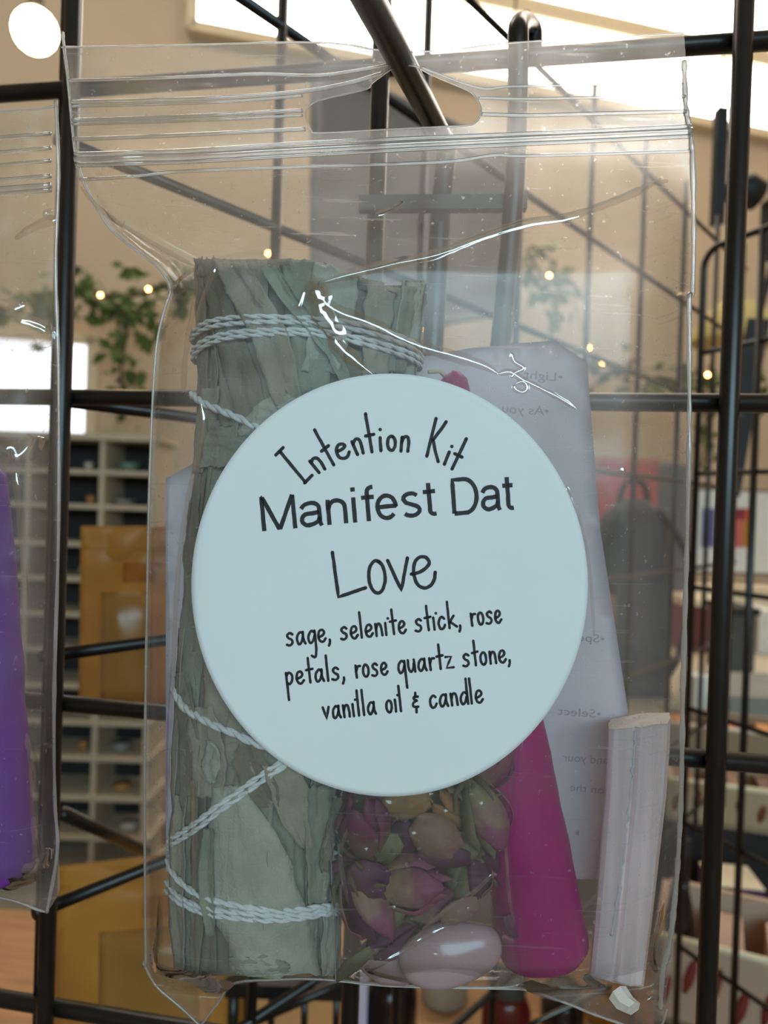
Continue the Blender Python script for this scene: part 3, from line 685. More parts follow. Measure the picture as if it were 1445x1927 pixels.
cord([(371, 632), (395, 608), (450, 597), (520, 596), (600, 600), (680, 612), (760, 640), (790, 660)])
cord([(371, 640), (400, 617), (460, 608), (530, 606), (600, 610), (680, 624), (760, 652), (790, 672)])
cord([(371, 664), (400, 638), (450, 625), (530, 621), (600, 623), (680, 638), (760, 664), (786, 678)])
cord([(371, 676), (400, 648), (450, 634), (530, 629), (600, 631), (680, 648), (760, 675), (784, 690)])
cord([(374, 742), (400, 762), (440, 780), (480, 800), (560, 840), (700, 900), (770, 930)], .0006)
cord([(337, 1296), (355, 1330), (390, 1355), (440, 1378), (520, 1410), (690, 1450)], .00062)
cord([(326, 1588), (360, 1560), (420, 1512), (470, 1474), (520, 1438), (620, 1370), (700, 1330)], .00045)
cord([(326, 1598), (364, 1570), (424, 1522), (474, 1484), (524, 1448), (624, 1380), (700, 1340)], .00045)
cord([(326, 1618), (345, 1655), (380, 1684), (430, 1700), (500, 1712), (560, 1712), (600, 1706), (637, 1698)], .0005)
cord([(326, 1660), (350, 1690), (390, 1708), (440, 1716), (510, 1722), (570, 1720), (605, 1713), (637, 1706)], .00045)
cord([(326, 1676), (350, 1700), (390, 1718), (440, 1727), (510, 1732), (570, 1727), (605, 1720), (637, 1713)], .00045)

# ------------------------------------------------------------------ folded instruction sheet
M['paper'] = mat('instruction_paper', (212, 202, 209), .8, .02, 30, spec=.2)
M['ghost'] = mat('print_showing_through', (168, 158, 166), .8, .05, 200)
PAPER = [(312, 900), (372, 868), (560, 760), (790, 672), (880, 656), (970, 646), (1045, 641), (1105, 682), (1112, 780), (1130, 1000), (1158, 1180), (1182, 1340), (1160, 1500), (1132, 1655), (900, 1652), (600, 1648), (312, 1640)]
def Dpap(x, y): return 130.4 + 1.2 * math.sin((x - 300) / 280) - 3.2 * sm(980, 1150, x) + .4 * math.sin(y / 170)
bm = bmesh.new(); vs = [bm.verts.new((x, y, 0)) for x, y in PAPER]; bm.faces.new(vs)
bmesh.ops.triangulate(bm, faces=bm.faces[:])
for _ in range(5):
    es = [e for e in bm.edges if e.calc_length() > 40]
    if es: bmesh.ops.subdivide_edges(bm, edges=es, cuts=1)
    bmesh.ops.triangulate(bm, faces=bm.faces[:])
bm.verts.index_update(); V = [Q(v.co.x, v.co.y, Dpap(v.co.x, v.co.y)) for v in bm.verts]; Fc = [tuple(v.index for v in f.verts) for f in bm.faces]; 
be = [(e.verts[0].index, e.verts[1].index) for e in bm.edges if len(e.link_faces) == 1]; bm.free()
n0 = len(V); V += [v + fwd * .0001 for v in V]; Fc += [tuple(i + n0 for i in reversed(f)) for f in Fc]; Fc += [(a, b, b + n0, a + n0) for a, b in be]
paper = tag(mesh_obj('instruction_sheet', V, Fc, M['paper'], None), 'lavender white paper sheet with clipped corner and faint mirrored print behind the candle', 'paper')
def Dgh(x, y): return Dpap(x, y) - .05
for txt, xa, xb, y, cap in (('\u2022Light', 985, 1058, 712, 16), ('\u2022As you', 945, 1032, 776, 16), ('\u2022Spend', 1058, 1137, 1204, 15), ('\u2022Select', 1050, 1130, 1345, 15), ('and your', 1058, 1143, 1432, 15), ('on the', 1072, 1136, 1488, 14), ('\u2022', 1088, 1100, 1568, 14), ('\u2022', 1022, 1030, 858, 13)):
    if txt == '\u2022':
        MB().add([Q(xa + 5 * math.cos(a), y + 5 * math.sin(a), Dgh(xa, y)) for a in [k * .6283 for k in range(10)]], [tuple(range(10))]).obj('lettering', M['ghost'], paper, smooth=False)
    else: typed(txt, xa, xb, y, y + 6, cap, Dgh, M['ghost'], paper, mirror=True)

# ------------------------------------------------------------------ candles
def tubeP(rows, n=24):                          # rows of (x, y, depth mm, radius px)
    mb = MB(); C_ = [Q(x, y, d) for x, y, d, r in rows]; R = [r * d * .001 / F_PX for x, y, d, r in rows]
    mb.tube(C_, R, n); return mb
M['pink'] = mat('magenta_wax', (158, 22, 102), .42, .10, 90, sss=.35, sssr=.003, spec=.4)
M['purple'] = mat('purple_wax', (118, 58, 150), .45, .10, 90, sss=.3, sssr=.003, spec=.4)
M['wick'] = mat('cotton_wick', (214, 196, 170), .9, .1, 600)
def candle(rows, m, label, wick):
    t = thing('candle', Q(rows[-1][0], rows[-1][1], rows[-1][2]), label, 'candle')
    mb = tubeP(rows, 28)
    for v in mb.V: v += rgt * (.00035 * noise.noise(v * 160)) + fwd * (.00035 * noise.noise(v * 160 + Vector((9, 0, 0))))
    mb.obj('wax_body', m, t); tubeP(wick, 7).obj('wick', M['wick'], t); return t
def crows(x0, y0, r0, x1, y1, r1, d0, d1, n=30):
    rows = [(x0 - 3, y0 - 4, d0, r0 * .35), (x0, y0, d0, r0 * .62), (x0 + 4, y0 + 10, d0, r0 * .88)]
    for i in range(n + 1):
        t = i / n; rows.append((x0 + (x1 - x0) * (.025 + .95 * t), y0 + (y1 - y0) * (.025 + .95 * t), d0 + (d1 - d0) * t, r0 + (r1 - r0) * t ** .8))
    rows += [(x1, y1 - 8, d1, r1 * .97), (x1 + 1, y1, d1, r1 * .86), (x1 + 1, y1 + 3, d1, r1 * .6)]
    return rows
candle(crows(846, 708, 33, 1024, 1794, 86, 124.5, 123.5), M['pink'], 'tapered magenta wax candle standing between the petals and the selenite stick', [(842, 712, 124.5, 5), (828, 698, 124, 5), (806, 700, 123.5, 4)])

# ------------------------------------------------------------------ selenite stick and chip
def sel_mat(name, rgb):
    m, nt, out = nmat(name); N = nt.nodes; L = nt.links
    b = N.new('ShaderNodeBsdfPrincipled'); tc = N.new('ShaderNodeTexCoord'); mp = N.new('ShaderNodeMapping'); mp.inputs['Scale'].default_value = (420, 420, 16); mp.inputs['Rotation'].default_value = (0, math.radians(4), 0)
    nz = N.new('ShaderNodeTexNoise'); nz.inputs['Scale'].default_value = 1; nz.inputs['Detail'].default_value = 6; L.new(tc.outputs['Object'], mp.inputs[0]); L.new(mp.outputs[0], nz.inputs['Vector'])
    rp = N.new('ShaderNodeValToRGB'); rp.color_ramp.elements[0].position = .3; rp.color_ramp.elements[1].position = .72
    c = lin(rgb); rp.color_ramp.elements[0].color = tuple(v * .82 for v in c) + (1,); rp.color_ramp.elements[1].color = tuple(min(1, v * 1.22) for v in c) + (1,)
    L.new(nz.outputs['Fac'], rp.inputs[0]); L.new(rp.outputs[0], b.inputs['Base Color']); b.inputs['Roughness'].default_value = .35; b.inputs['Transmission Weight'].default_value = .3
    b.inputs['Subsurface Weight'].default_value = .6; b.inputs['Subsurface Radius'].default_value = (1, .85, .8); b.inputs['Subsurface Scale'].default_value = .004
    bp = N.new('ShaderNodeBump'); bp.inputs['Strength'].default_value = .6; bp.inputs['Distance'].default_value = .0004; L.new(nz.outputs['Fac'], bp.inputs['Height']); L.new(bp.outputs[0], b.inputs['Normal'])
    L.new(b.outputs[0], out.inputs[0]); return m
M['sel'] = sel_mat('fibrous_selenite', (230, 208, 208))
M['selend'] = mat('broken_selenite_end', (226, 212, 200), .7, .06, 500, bump=.5)
sel = thing('selenite_stick', Q(1160, 1850, 120), 'translucent pinkish white selenite stick with fibrous streaks at the pouch edge', 'crystal')
SECT = [(-1, .1), (-.96, -.75), (-.8, -.92), (-.2, -1.0), (-.12, -.86), (.05, -1.02), (.5, -.98), (.9, -.8), (1, .0), (.95, .8), (.1, 1), (-.9, .85)]
STAT = [(1203, 1362, 59, -6, 1), (1202, 1400, 59, 0, 1), (1195, 1500, 58, 0, 1), (1184, 1620, 56, 0, 1), (1172, 1740, 54, 0, .95), (1163, 1820, 53, 0, .95), (1159, 1848, 52, 10, .95)]
V = []; Fc = []; n = len(SECT)
for (x, y, h, tl, k) in STAT:
    for (a, b) in SECT:
        wob = 2.0 * noise.noise((a * 3, b * 3, y / 110))
        V.append(Q(x + a * h + wob, y + tl * a + (-11 * (b + .4) if y < 1370 else 0) + (6 * noise.noise((a * 5, b, y)) if y in (1362, 1848) else 0), 121.2 + b * 3.4))
for j in range(len(STAT) - 1):
    for k in range(n): Fc.append((j * n + k, j * n + (k + 1) % n, (j + 1) * n + (k + 1) % n, (j + 1) * n + k))
mesh_obj('shaft', V, Fc, M['sel'], sel, smooth=False)
c0 = sum((v for v in V[:n]), Vector()) / n; c1 = sum((v for v in V[-n:]), Vector()) / n
mesh_obj('end_face', [v + upv * .00003 for v in V[:n]] + [c0 + upv * .0004], [(k, (k + 1) % n, n) for k in range(n)], M['selend'], sel, smooth=False, label='cream broken top face')
mesh_obj('end_face', [v - upv * .00003 for v in V[-n:]] + [c1 - upv * .0003], [(k, (k + 1) % n, n) for k in range(n)], M['selend'], sel, smooth=False)
# raised ragged splinter down the front
sp = crom([Vector((x, y, 0)) for x, y in ((1195, 1376), (1190, 1450), (1180, 1540), (1172, 1620), (1160, 1700), (1150, 1760))], 8)
MB().tube([Q(p.x + 6 * noise.noise((p.y / 13, 0, 0)), p.y, 117.98) for p in sp], [.00022 * (1 + 1.3 * noise.noise((p.y / 14, 3, 0))) for p in sp], 6).obj('splinter', mat('splinter_white', (184, 178, 182), .6, .05, 200), sel)
V = []; Fc = []
for (x, y, s) in ((1162, 1868, 1), (1176, 1888, .95), (1192, 1898, .8)):
    for (a, b) in ((-1, -.3), (-.3, -1), (.6, -.8), (1, .1), (.4, 1), (-.7, .8)):
        V.append(Q(x + a * 15 * s + b * 5, y - a * 13 * s + b * 6, 119.6 + b * 1.2))
for j in range(2):
    for k in range(6): Fc.append((j * 6 + k, j * 6 + (k + 1) % 6, j * 6 + 6 + (k + 1) % 6, j * 6 + 6 + k))
Fc += [tuple(range(6)), tuple(range(12, 18))]
tag(mesh_obj('selenite_chip', V, Fc, M['selend'], None, smooth=False), 'small cream selenite chip lying in the bottom corner of the pouch', 'crystal')

# ------------------------------------------------------------------ petal pouch, rosebuds, rose quartz
ip = thing('petal_pouch', Q(800, 1858, 118), 'small thin clear bag of dried rosebuds at the bottom of the kit pouch', 'small bag')
IL = [(1380, 612), (1500, 618), (1700, 626), (1850, 632)]; IR = [(1380, 985), (1480, 972), (1560, 962), (1700, 975), (1850, 984)]
IT = [(612, 1385), (985, 1380)]; IB = [(630, 1846), (750, 1857), (985, 1862)]
def ibul(x, y):
    l, r = lerpt(IL, y), lerpt(IR, y); a = max(0, min(1, (x - l) / 60)); b = max(0, min(1, (r - x) / 60))
    return math.sqrt(max(0, (1 - (1 - a) ** 2) * (1 - (1 - b) ** 2))) * (1 - sm(1810, 1858, y))
def Dif(x, y): return 118.3 - 4.2 * ibul(x, y) + .3 * noise.noise((x / 30, y / 30, 4)) + .2 * noise.noise((x / 12, y / 14, 9))
def Dib(x, y): return 119.4 + 5.0 * ibul(x, y)
V, Fc = sheet(Dif, None, IL, IR, IT, IB, 90, 100, 1380, 1850); mesh_obj('front_film', V, Fc, M['inner'], ip)
V, Fc = sheet(Dib, None, IL, IR, IT, IB, 60, 70, 1380, 1850); mesh_obj('back_film', V, Fc, M['inner'], ip)
edge_tube([Q(x + 8 * (i % 2) * 0, y, 117.6) for i, (y, x) in enumerate(IL)], .00016, 'side_seam', M['seam'], ip, .8)
edge_tube([Q(x, y, 117.8) for y, x in IR], .00014, 'side_seam', M['seam'], ip, .8)
edge_tube([Q(x, y, 118.6) for x, y in IB], .00012, 'bottom_seam', M['seam'], ip, .8)
for pts in ([(690, 1830), (760, 1790), (800, 1765), (840, 1745)], [(760, 1790), (830, 1720), (890, 1680), (925, 1648), (932, 1650)], [(655, 1560), (640, 1610), (655, 1700)], [(690, 1815), (700, 1830), (780, 1850)]):
    crease(pts, .00016, parent=ip, fn=Dif, off=.1)
crease([(952, 1560), (955, 1620), (962, 1700), (982, 1770)], .00018, parent=ip, fn=Dif, off=.1)
crease([(945, 1762), (960, 1770), (985, 1768)], .0002, parent=ip, fn=Dif, off=.1)
def petal_mesh(fn, nu, nv, m, parent, name='petal'):
    V, Fc = solid_grid(fn, nu, nv, 1)
    o = mesh_obj(name, V, Fc, m, parent); at = o.data.attributes.new('tipness', 'FLOAT', 'POINT'); W = nu + 1; n = W * (nv + 1)
    for i in range(len(V)): at.data[i].value = ((i % n) // W) / nv
    return o
CREAMP = grad_mat('petal_cream_pink', (146, 132, 90), (122, 64, 84))
MAG = grad_mat('petal_crimson', (104, 82, 52), (98, 26, 54))
DARK = grad_mat('petal_dark_plum', (96, 48, 62), (74, 22, 52))
TAN = grad_mat('petal_tan', (128, 98, 74), (134, 90, 76))
OCH = grad_mat('petal_ochre', (128, 98, 58), (140, 98, 54))
OLV = grad_mat('petal_olive', (88, 82, 54), (108, 100, 64))
ROSE = grad_mat('petal_rose', (126, 110, 70), (132, 62, 78))
M['sepal'] = mat('dried_sepal', (96, 84, 52), .9, .2, 300)
def rosebud(x, y, d, ang, size, mats, label, seed, flare=.25, np_=6, tilt=.3):
    # ang: direction of the tip in the picture (0 right, 90 up); size: length in px
    r = random.Random(seed); Lm = size * d * .001 / F_PX
    ax = (rgt * math.cos(math.radians(ang)) + upv * math.sin(math.radians(ang))) * math.cos(tilt) - fwd * math.sin(tilt); ax.normalize()
    e1 = ax.cross(fwd).normalized(); e2 = ax.cross(e1); c = Q(x, y, d) - ax * Lm * .5
    t = thing('dried_rosebud', c, label, 'rosebud', 'dried rosebuds in the small bag')
    for k in range(np_):
        lay = k / max(1, np_ - 1); p0 = k * 2.4 + r.uniform(-.3, .3); R = Lm * (.2 + .17 * lay); ln = Lm * (1.0 - .14 * lay + r.uniform(-.06, .06)); sd = r.uniform(0, 50); ww = r.uniform(.85, 1.25); fl = flare * (lay ** 1.5) * r.uniform(.5, 1.5)
        def fn(u, v, back):
            prof = math.sin(math.pi * (.06 + .72 * v)) ** .8 * (1 - .25 * (v > .8) * (v - .8) / .2)
            wid = ww * (.5 + .5 * math.sin(math.pi * min(1, .2 + v * .72))); a = p0 + u * wid
            rr = R * prof + fl * Lm * .35 * max(0, v - .6) ** 1.2 * 2 + Lm * .025 * noise.noise((u * 2, v * 3, sd)) - back * .00012
            h = ln * v * (1 - .12 * u * u * v) + Lm * .04 * noise.noise((u * 3, v * 2, sd + 9)) * v
            return c + ax * h + (e1 * math.cos(a) + e2 * math.sin(a)) * rr
        petal_mesh(fn, 9, 12, mats[k % len(mats)], t)
    MB().tube([c - ax * Lm * .1, c, c + ax * Lm * .08], [Lm * .05, Lm * .14, Lm * .17], 9).obj('calyx', M['sepal'], t)
    for k in range(5):
        a = k * 1.2566 + r.uniform(-.2, .2); q = e1 * math.cos(a) + e2 * math.sin(a)
        MB().tube([c + q * Lm * .12, c + q * Lm * .30 + ax * Lm * .12, c + q * Lm * .4 + ax * Lm * .32], [Lm * .05, Lm * .04, Lm * .008], 6).obj('sepal', M['sepal'], t)
rosebud(688, 1555, 117.6, 100, 150, [MAG, MAG, OLV, MAG], 'crimson dried rosebud with an olive lower petal at the left of the small bag', 1)
rosebud(772, 1665, 117.4, 8, 150, [CREAMP, ROSE, CREAMP], 'plump pink and cream dried rosebud lying sideways in the small bag', 2)
rosebud(690, 1705, 117.6, -60, 150, [ROSE, DARK, ROSE, CREAMP], 'rose pink dried rosebud with a dark plum petal pointing down in the small bag', 3, .4)
rosebud(912, 1535, 117.8, -70, 140, [CREAMP, OLV, CREAMP], 'cream dried rosebud blushed pink beneath the label at the candle side', 4)
rosebud(842, 1520, 119.2, 130, 110, [OLV, OCH], 'olive dried rosebud tucked under the lower rim of the label', 5)
rosebud(765, 1570, 120.0, 70, 110, [OLV, DARK], 'dull brown dried rosebud at the back of the small bag', 6)
rosebud(880, 1640, 120.4, -100, 130, [DARK, OLV, TAN], 'dark brown dried rosebud behind the fold of the small bag', 8)
rosebud(925, 1440, 119.4, 60, 120, [DARK, ROSE], 'mauve dried rosebud half hidden by the label beside the candle', 9)
rosebud(660, 1640, 120.6, 160, 110, [DARK, MAG], 'plum dried rosebud pressed against the sage bundle', 12)
rosebud(820, 1700, 121.0, 30, 130, [OLV, CREAMP], 'olive cream dried rosebud above the pale stone', 14)
rosebud(735, 1480, 119.6, 40, 110, [OLV, TAN], 'brownish dried rosebud mostly hidden above by the label rim', 21)
rosebud(860, 1585, 121.2, -20, 120, [DARK, OLV], 'shadowy plum dried rosebud deep in the small bag behind the tan petal', 22)
rosebud(740, 1760, 121.2, 200, 120, [OLV, DARK], 'olive brown dried rosebud low behind the quartz pebble', 23)
rosebud(925, 1600, 121.4, 100, 120, [OLV, DARK], 'dusky olive dried rosebud near the candle wall of the small bag', 24)
def loose(x, y, d, ang, ln, wd, m, label, seed, cup=.35, yaw=0):
    a = math.radians(ang); e = rgt * math.cos(a) + upv * math.sin(a); s = -rgt * math.sin(a) + upv * math.cos(a); k = d * .001 / F_PX
    s = (s * math.cos(yaw) + fwd * math.sin(yaw))
    def fn(u, v, back):
        w = wd * k * math.sin(math.pi * (.1 + .78 * v)) ** .7
        dep = -cup * wd * k * (1 - u * u) * math.sin(math.pi * v) + .06 * wd * k * noise.noise((u * 3, v * 4, seed)) * 3
        return Q(x, y, d) + e * (ln * k * (v - .5)) + s * (w * u * (1 + .12 * noise.noise((v * 6, seed, u)))) + fwd * (dep + back * .00015)
    V, Fc = solid_grid(fn, 9, 12, 1)
    o = mesh_obj('rose_petal', V, Fc, m, None); at = o.data.attributes.new('tipness', 'FLOAT', 'POINT')
    for i in range(len(V)): at.data[i].value = ((i % 130) // 10) / 12
    tag(o, label, 'petal', 'loose dried petals in the small bag')
loose(765, 1512, 116.6, 10, 90, 30, OCH, 'orange ochre loose petal just below the label rim', 1)
loose(820, 1575, 116.2, -35, 100, 42, TAN, 'tan curled loose petal in the middle of the small bag', 2, .5)
loose(835, 1612, 116.6, -5, 100, 22, DARK, 'mauve brown folded loose petal under the tan one', 3, .5)
loose(728, 1595, 116.0, 30, 60, 26, OLV, 'olive loose petal beside the crimson rosebud', 4)
loose(695, 1660, 116.0, -20, 90, 40, DARK, 'dark plum loose petal with torn edges over the rose pink bud', 5)
loose(865, 1715, 116.4, 25, 80, 22, TAN, 'russet loose petal lying above the pale stone', 6)
loose(965, 1745, 117.6, -60, 50, 14, DARK, 'tiny brown loose petal by the foot of the candle', 7)
loose(665, 1815, 118.4, 40, 90, 14, OLV, 'narrow brown loose petal in the lower corner of the small bag', 8)
loose(735, 1725, 117.0, 60, 60, 24, OLV, 'yellow olive loose petal above the stone', 11)
M['quartz'] = mat('rose_quartz', (186, 156, 158), .18, .10, 60, sss=.8, sssr=.006, spec=.5)
def stone(cx, cy, d, rx, ry, rd, rot, label, seed):
    V = []; Fc = []; nu, nv = 40, 24; k = d * .001 / F_PX; a = math.radians(rot)
    for j in range(nv + 1):
        th = math.pi * j / nv
        for i in range(nu):
            ph = 2 * math.pi * i / nu; n_ = Vector((math.sin(th) * math.cos(ph), math.sin(th) * math.sin(ph), math.cos(th)))
            s = 1 + .09 * noise.noise(n_ * 1.3 + Vector((seed, 0, 0))); x, y, z = n_.x * rx * s, n_.z * ry * s, n_.y * rd * s
            x, y = x * math.cos(a) - y * math.sin(a), x * math.sin(a) + y * math.cos(a)
            V.append(Q(cx, cy, d) + rgt * x * k + upv * y * k + fwd * z * k)
    for j in range(nv):
        for i in range(nu): Fc.append((j * nu + i, j * nu + (i + 1) % nu, (j + 1) * nu + (i + 1) % nu, (j + 1) * nu + i))
    tag(mesh_obj('rose_quartz_stone', V, Fc, M['quartz'], None), label, 'stone')
stone(845, 1796, 118.4, 100, 58, 40, 12, 'smooth pale pink tumbled rose quartz at the bottom of the pouch', 1)
stone(735, 1806, 121.5, 62, 46, 30, -10, 'smaller greyish quartz pebble behind the pink tumbled stone', 4)

# ------------------------------------------------------------------ neighbouring pouch at the left with a purple candle
L2 = [(190, -520), (1700, -520)]; R2 = [(190, 107), (330, 112), (500, 107), (700, 112), (1000, 112), (1300, 104), (1500, 105), (1600, 110), (1680, 113), (1720, 100)]
T2 = [(-520, 225), (0, 209), (108, 199)]; B2_ = [(-520, 1690), (-100, 1678), (0, 1690), (40, 1700), (70, 1712), (90, 1717), (100, 1700), (113, 1678)]
def bul2(x, y): return math.sqrt(max(0, 1 - (1 - max(0, min(1, (100 - x) / 110))) ** 2)) * sm(420, 800, y) * (1 - sm(1630, 1690, y))
def F2(x, y): return 124.6 - 7 * bul2(x, y) + .5 * noise.noise((x / 90, y / 150, 21)) + .2 * noise.noise((x / 30, y / 40, 2))
def K2(x, y): return 125.0 + 8 * bul2(x, y) + .4 * noise.noise((x / 120, y / 150, 33))
bag2 = thing('clear_pouch', Q(-200, 1690, 124), 'clear zip pouch holding a purple candle, hanging beside the labelled pouch', 'pouch')
V, Fc = sheet(F2, None, L2, R2, T2, B2_, 90, 260, 205, 1690); mesh_obj('front_film', V, Fc, M['film'], bag2)
V, Fc = sheet(K2, None, L2, R2, T2, B2_, 60, 160, 205, 1690); mesh_obj('back_film', V, Fc, M['filmb'], bag2)
edge_tube([Q(x - 2, y, 124.5) for y, x in R2[:-2]] + [Q(88, 1717, 124.6)], .0003, 'side_seam', M['seam'], bag2, .5)
edge_tube([Q(x, y, 124.6) for x, y in B2_[:6]], .0002, 'bottom_seam', M['seam'], bag2)
edge_tube([Q(x, y, 124.6) for x, y in T2], .0002, 'top_edge', M['seam'], bag2)
def ridge2(ya, yb, r):
    MB().tube([Q(x, ya + (yb - ya) * (x + 520) / 628, F2(x, ya) - .25) for x in range(-520, 110, 14)], r, 8).obj('zip_ridge', M['zip'], bag2)
for ya, yb, r in ((300, 250, .0003), (335, 277, .0003), (360, 301, .0003), (385, 330, .00035), (398, 348, .0005), (410, 356, .0004)): ridge2(ya, yb, r)
for pts, r0, r1 in (([(0, 565), (45, 568), (22, 580), (30, 595), (60, 603), (95, 620), (104, 632), (92, 645), (60, 652)], .0004, .0003), ([(28, 450), (50, 435), (75, 422), (108, 412)], .0002, .0005), ([(108, 412), (90, 408), (86, 400), (100, 396)], .0002, .0002),
                    ([(-30, 650), (10, 655), (40, 650), (70, 645)], .0012, .0006), ([(0, 850), (20, 842), (30, 855), (25, 870), (0, 878)], .0007, .0005), ([(22, 862), (45, 850), (68, 828), (72, 820)], .0012, .0004),
                    ([(30, 890), (40, 1000), (52, 1150)], .0003, .0002), ([(50, 1380), (62, 1430), (66, 1500), (72, 1600), (76, 1620)], .0003, .0005), ([(40, 1640), (70, 1635), (88, 1610), (90, 1595)], .0006, .0004), ([(0, 1668), (40, 1660), (70, 1650)], .0004, .0003)):
    crease(pts, r0, r1, parent=bag2, fn=F2)
candle(crows(-22, 884, 33, -26, 1652, 86, 126, 125.5), M['purple'], 'purple wax candle in the clear pouch at the neighbouring hook', [(-22, 890, 126, 5), (-20, 872, 126, 5), (-16, 858, 126, 4)])

# ------------------------------------------------------------------ the shop beyond the grid
def zpix(y, d): return P(722, y, d).z
def lvl(x, y, d): return P(x, y, d)
def fbox(name, x0, x1, y0, y1, d, th, m, parent=None, yaw=0.0, lift=0):   # upright box whose front face is at distance d
    a = P(x0, (y0 + y1) / 2, d); b = P(x1, (y0 + y1) / 2, d); c = (a + b) / 2
    k = d / F_PX; rx = rh * math.cos(yaw) + fh * math.sin(yaw); ry = fh * math.cos(yaw) - rh * math.sin(yaw)
    zt, zb = P((x0 + x1) / 2, y0, d).z, P((x0 + x1) / 2, y1, d).z
    c = Vector((c.x, c.y, (zt + zb) / 2)) + ry * (th / 2)
    return MB().box(c, rx * ((x1 - x0) / 2 * k), ry * (th / 2), ZUP * ((zt - zb) / 2)).obj(name, m, parent, smooth=False)
def simple(name, label, cat, x0, x1, y0, y1, d, th, rgb, yaw=0.0, rough=.6, group=None):
    t = thing(name, P((x0 + x1) / 2, y1, d + th / 2), label, cat, group)
    fbox('body', x0, x1, y0, y1, d, th, mat(name + '_paint', rgb, rough, .08, 25), t, yaw); return t
# lower table right behind the grids and the long counter behind it
M['wood'] = mat('table_wood', (176, 132, 90), .5, .2, 14, stretch=(1, 8, 1))
M['counter'] = mat('counter_top_cream', (214, 200, 172), .5, .06, 12)
M['sage_panel'] = mat('counter_front_grey_green', (150, 148, 132), .7, .06, 10)
ZT = 0.86; ZC = 1.085
t = thing('low_table', LV(.15, .62, 0), 'low brown wooden table standing behind the wire grids', 'table')
MB().box(LV(.12, .62, ZT - .015), rh * .62, fh * .2, ZUP * .015).obj('tabletop', M['wood'], t, smooth=False)
for a in (-.46, .70):
    for b in (.45, .79): MB().box(LV(a, b, (ZT - .03) / 2), rh * .02, fh * .02, ZUP * (ZT - .03) / 2).obj('leg', M['blackm'], t, smooth=False)
t = thing('display_counter', LV(.75, 1.3, 0), 'long cream topped counter with a grey-green front at the right', 'counter')
MB().box(LV(.78, 1.32, ZC - .02), rh * .68, fh * .46, ZUP * .02).obj('worktop', M['counter'], t, smooth=False)
MB().box(LV(.78, 1.36, (ZC - .04) / 2), rh * .66, fh * .42, ZUP * (ZC - .04) / 2).obj('front_panel', M['sage_panel'], t, smooth=False)

# grey display board seen through the pouch
t = thing('display_board', LV(.06, 1.05, 1.3), 'plain grey framed display board hanging high behind the grid', 'board')
M['board'] = mat('grey_board_face', (138, 134, 130), .7, .04, 10)
cs = [P(594, 120, 1.0), P(962, 285, 1.38), P(962, 585, 1.38), P(594, 640, 1.0)]
nb = (cs[1] - cs[0]).cross(cs[3] - cs[0]).normalized() * .02
MB().add(cs + [c + (fh * .02) for c in cs], [(0, 1, 2, 3), (7, 6, 5, 4), (0, 4, 5, 1), (1, 5, 6, 2), (2, 6, 7, 3), (3, 7, 4, 0)]).obj('board_face', M['board'], t, smooth=False)
for a, b in zip(cs, cs[1:] + cs[:1]): MB().tube([a, b], .008, 8).obj('frame', M['board'], t)
for c in (cs[0], cs[1]): MB().tube([c + fh * .01, Vector((c.x, c.y, 4.2)) + fh * .01], .002, 6).obj('hanging_wire', M['blackm'], t)

# pendant lamp
M['globe'] = emit_mat('glowing_lamp_globe', (255, 222, 170), 40)
pc = P(66, 58, 1.4); t = thing('pendant_lamp', pc, 'glowing warm round pendant lamp bulb near the ceiling', 'lamp')
def ball(c, r, nu=20, nv=12, sz=1.0):
    V = []; Fc = []
    for j in range(nv + 1):
        th = math.pi * j / nv
        for i in range(nu): ph = 2 * math.pi * i / nu; V.append(c + Vector((r * math.sin(th) * math.cos(ph), r * math.sin(th) * math.sin(ph), r * sz * math.cos(th))))
    for j in range(nv):
        for i in range(nu): Fc.append((j * nu + i, j * nu + (i + 1) % nu, (j + 1) * nu + (i + 1) % nu, (j + 1) * nu + i))
    return MB().add(V, Fc)
ball(pc, .040).obj('globe', M['globe'], t)
MB().tube([pc + ZUP * .038, pc + ZUP * .08], .014, 12).obj('socket', M['blackm'], t)
MB().tube([pc + ZUP * .08, Vector((pc.x, pc.y, 4.2))], .003, 6).obj('cord', M['blackm'], t)
# ceiling lamps that hold the warm ceiling light
for a, b in ((-.9, 1.6), (1.1, 1.8)):
    t = thing('ceiling_lamp', LV(a, b, 4.0), 'warm rectangular ceiling lamp above the ' + ('cubby cabinet' if a < 0 else 'long counter'), 'lamp')
    MB().box(LV(a, b, 4.08), rh * .64, fh * .29, ZUP * .1).obj('housing', M['white'], t, smooth=False)

# garlands with fairy lights
M['fol'] = mat('garland_leaf', (92, 112, 62), .7, .3, 8)
M['stem'] = mat('garland_stem', (84, 70, 48), .8, .2, 30)
M['fairy'] = emit_mat('fairy_bulb', (255, 190, 110), 26)
def foliage(name, label, pts, n, spread, leafsz, seed, d, drops=0):
    r = random.Random(seed); t = thing(name, P(pts[0][0], pts[0][1], d), label, 'garland')
    C_ = crom([P(x, y, d) for x, y in pts], 10); MB().tube(C_, .006, 6).obj('stem', M['stem'], t)
    mb = MB()
    for k in range(n):
        c = r.choice(C_) + Vector((r.gauss(0, spread), r.gauss(0, spread), r.gauss(-spread * .5, spread)))
        a = Vector((r.uniform(-1, 1), r.uniform(-1, 1), r.uniform(-1, .4))).normalized(); b = a.cross(Vector((r.uniform(-1, 1), r.uniform(-1, 1), r.uniform(-1, 1)))).normalized(); s = leafsz * r.uniform(.6, 1.3); nn = a.cross(b)
        mb.add([c, c + a * s * .5 + b * s * .3 + nn * s * .08, c + a * s, c + a * s * .5 - b * s * .3 + nn * s * .08], [(0, 1, 2), (0, 2, 3)])
    f = mb.obj('foliage', M['fol'], t, smooth=False); f['kind'] = 'stuff'; return t
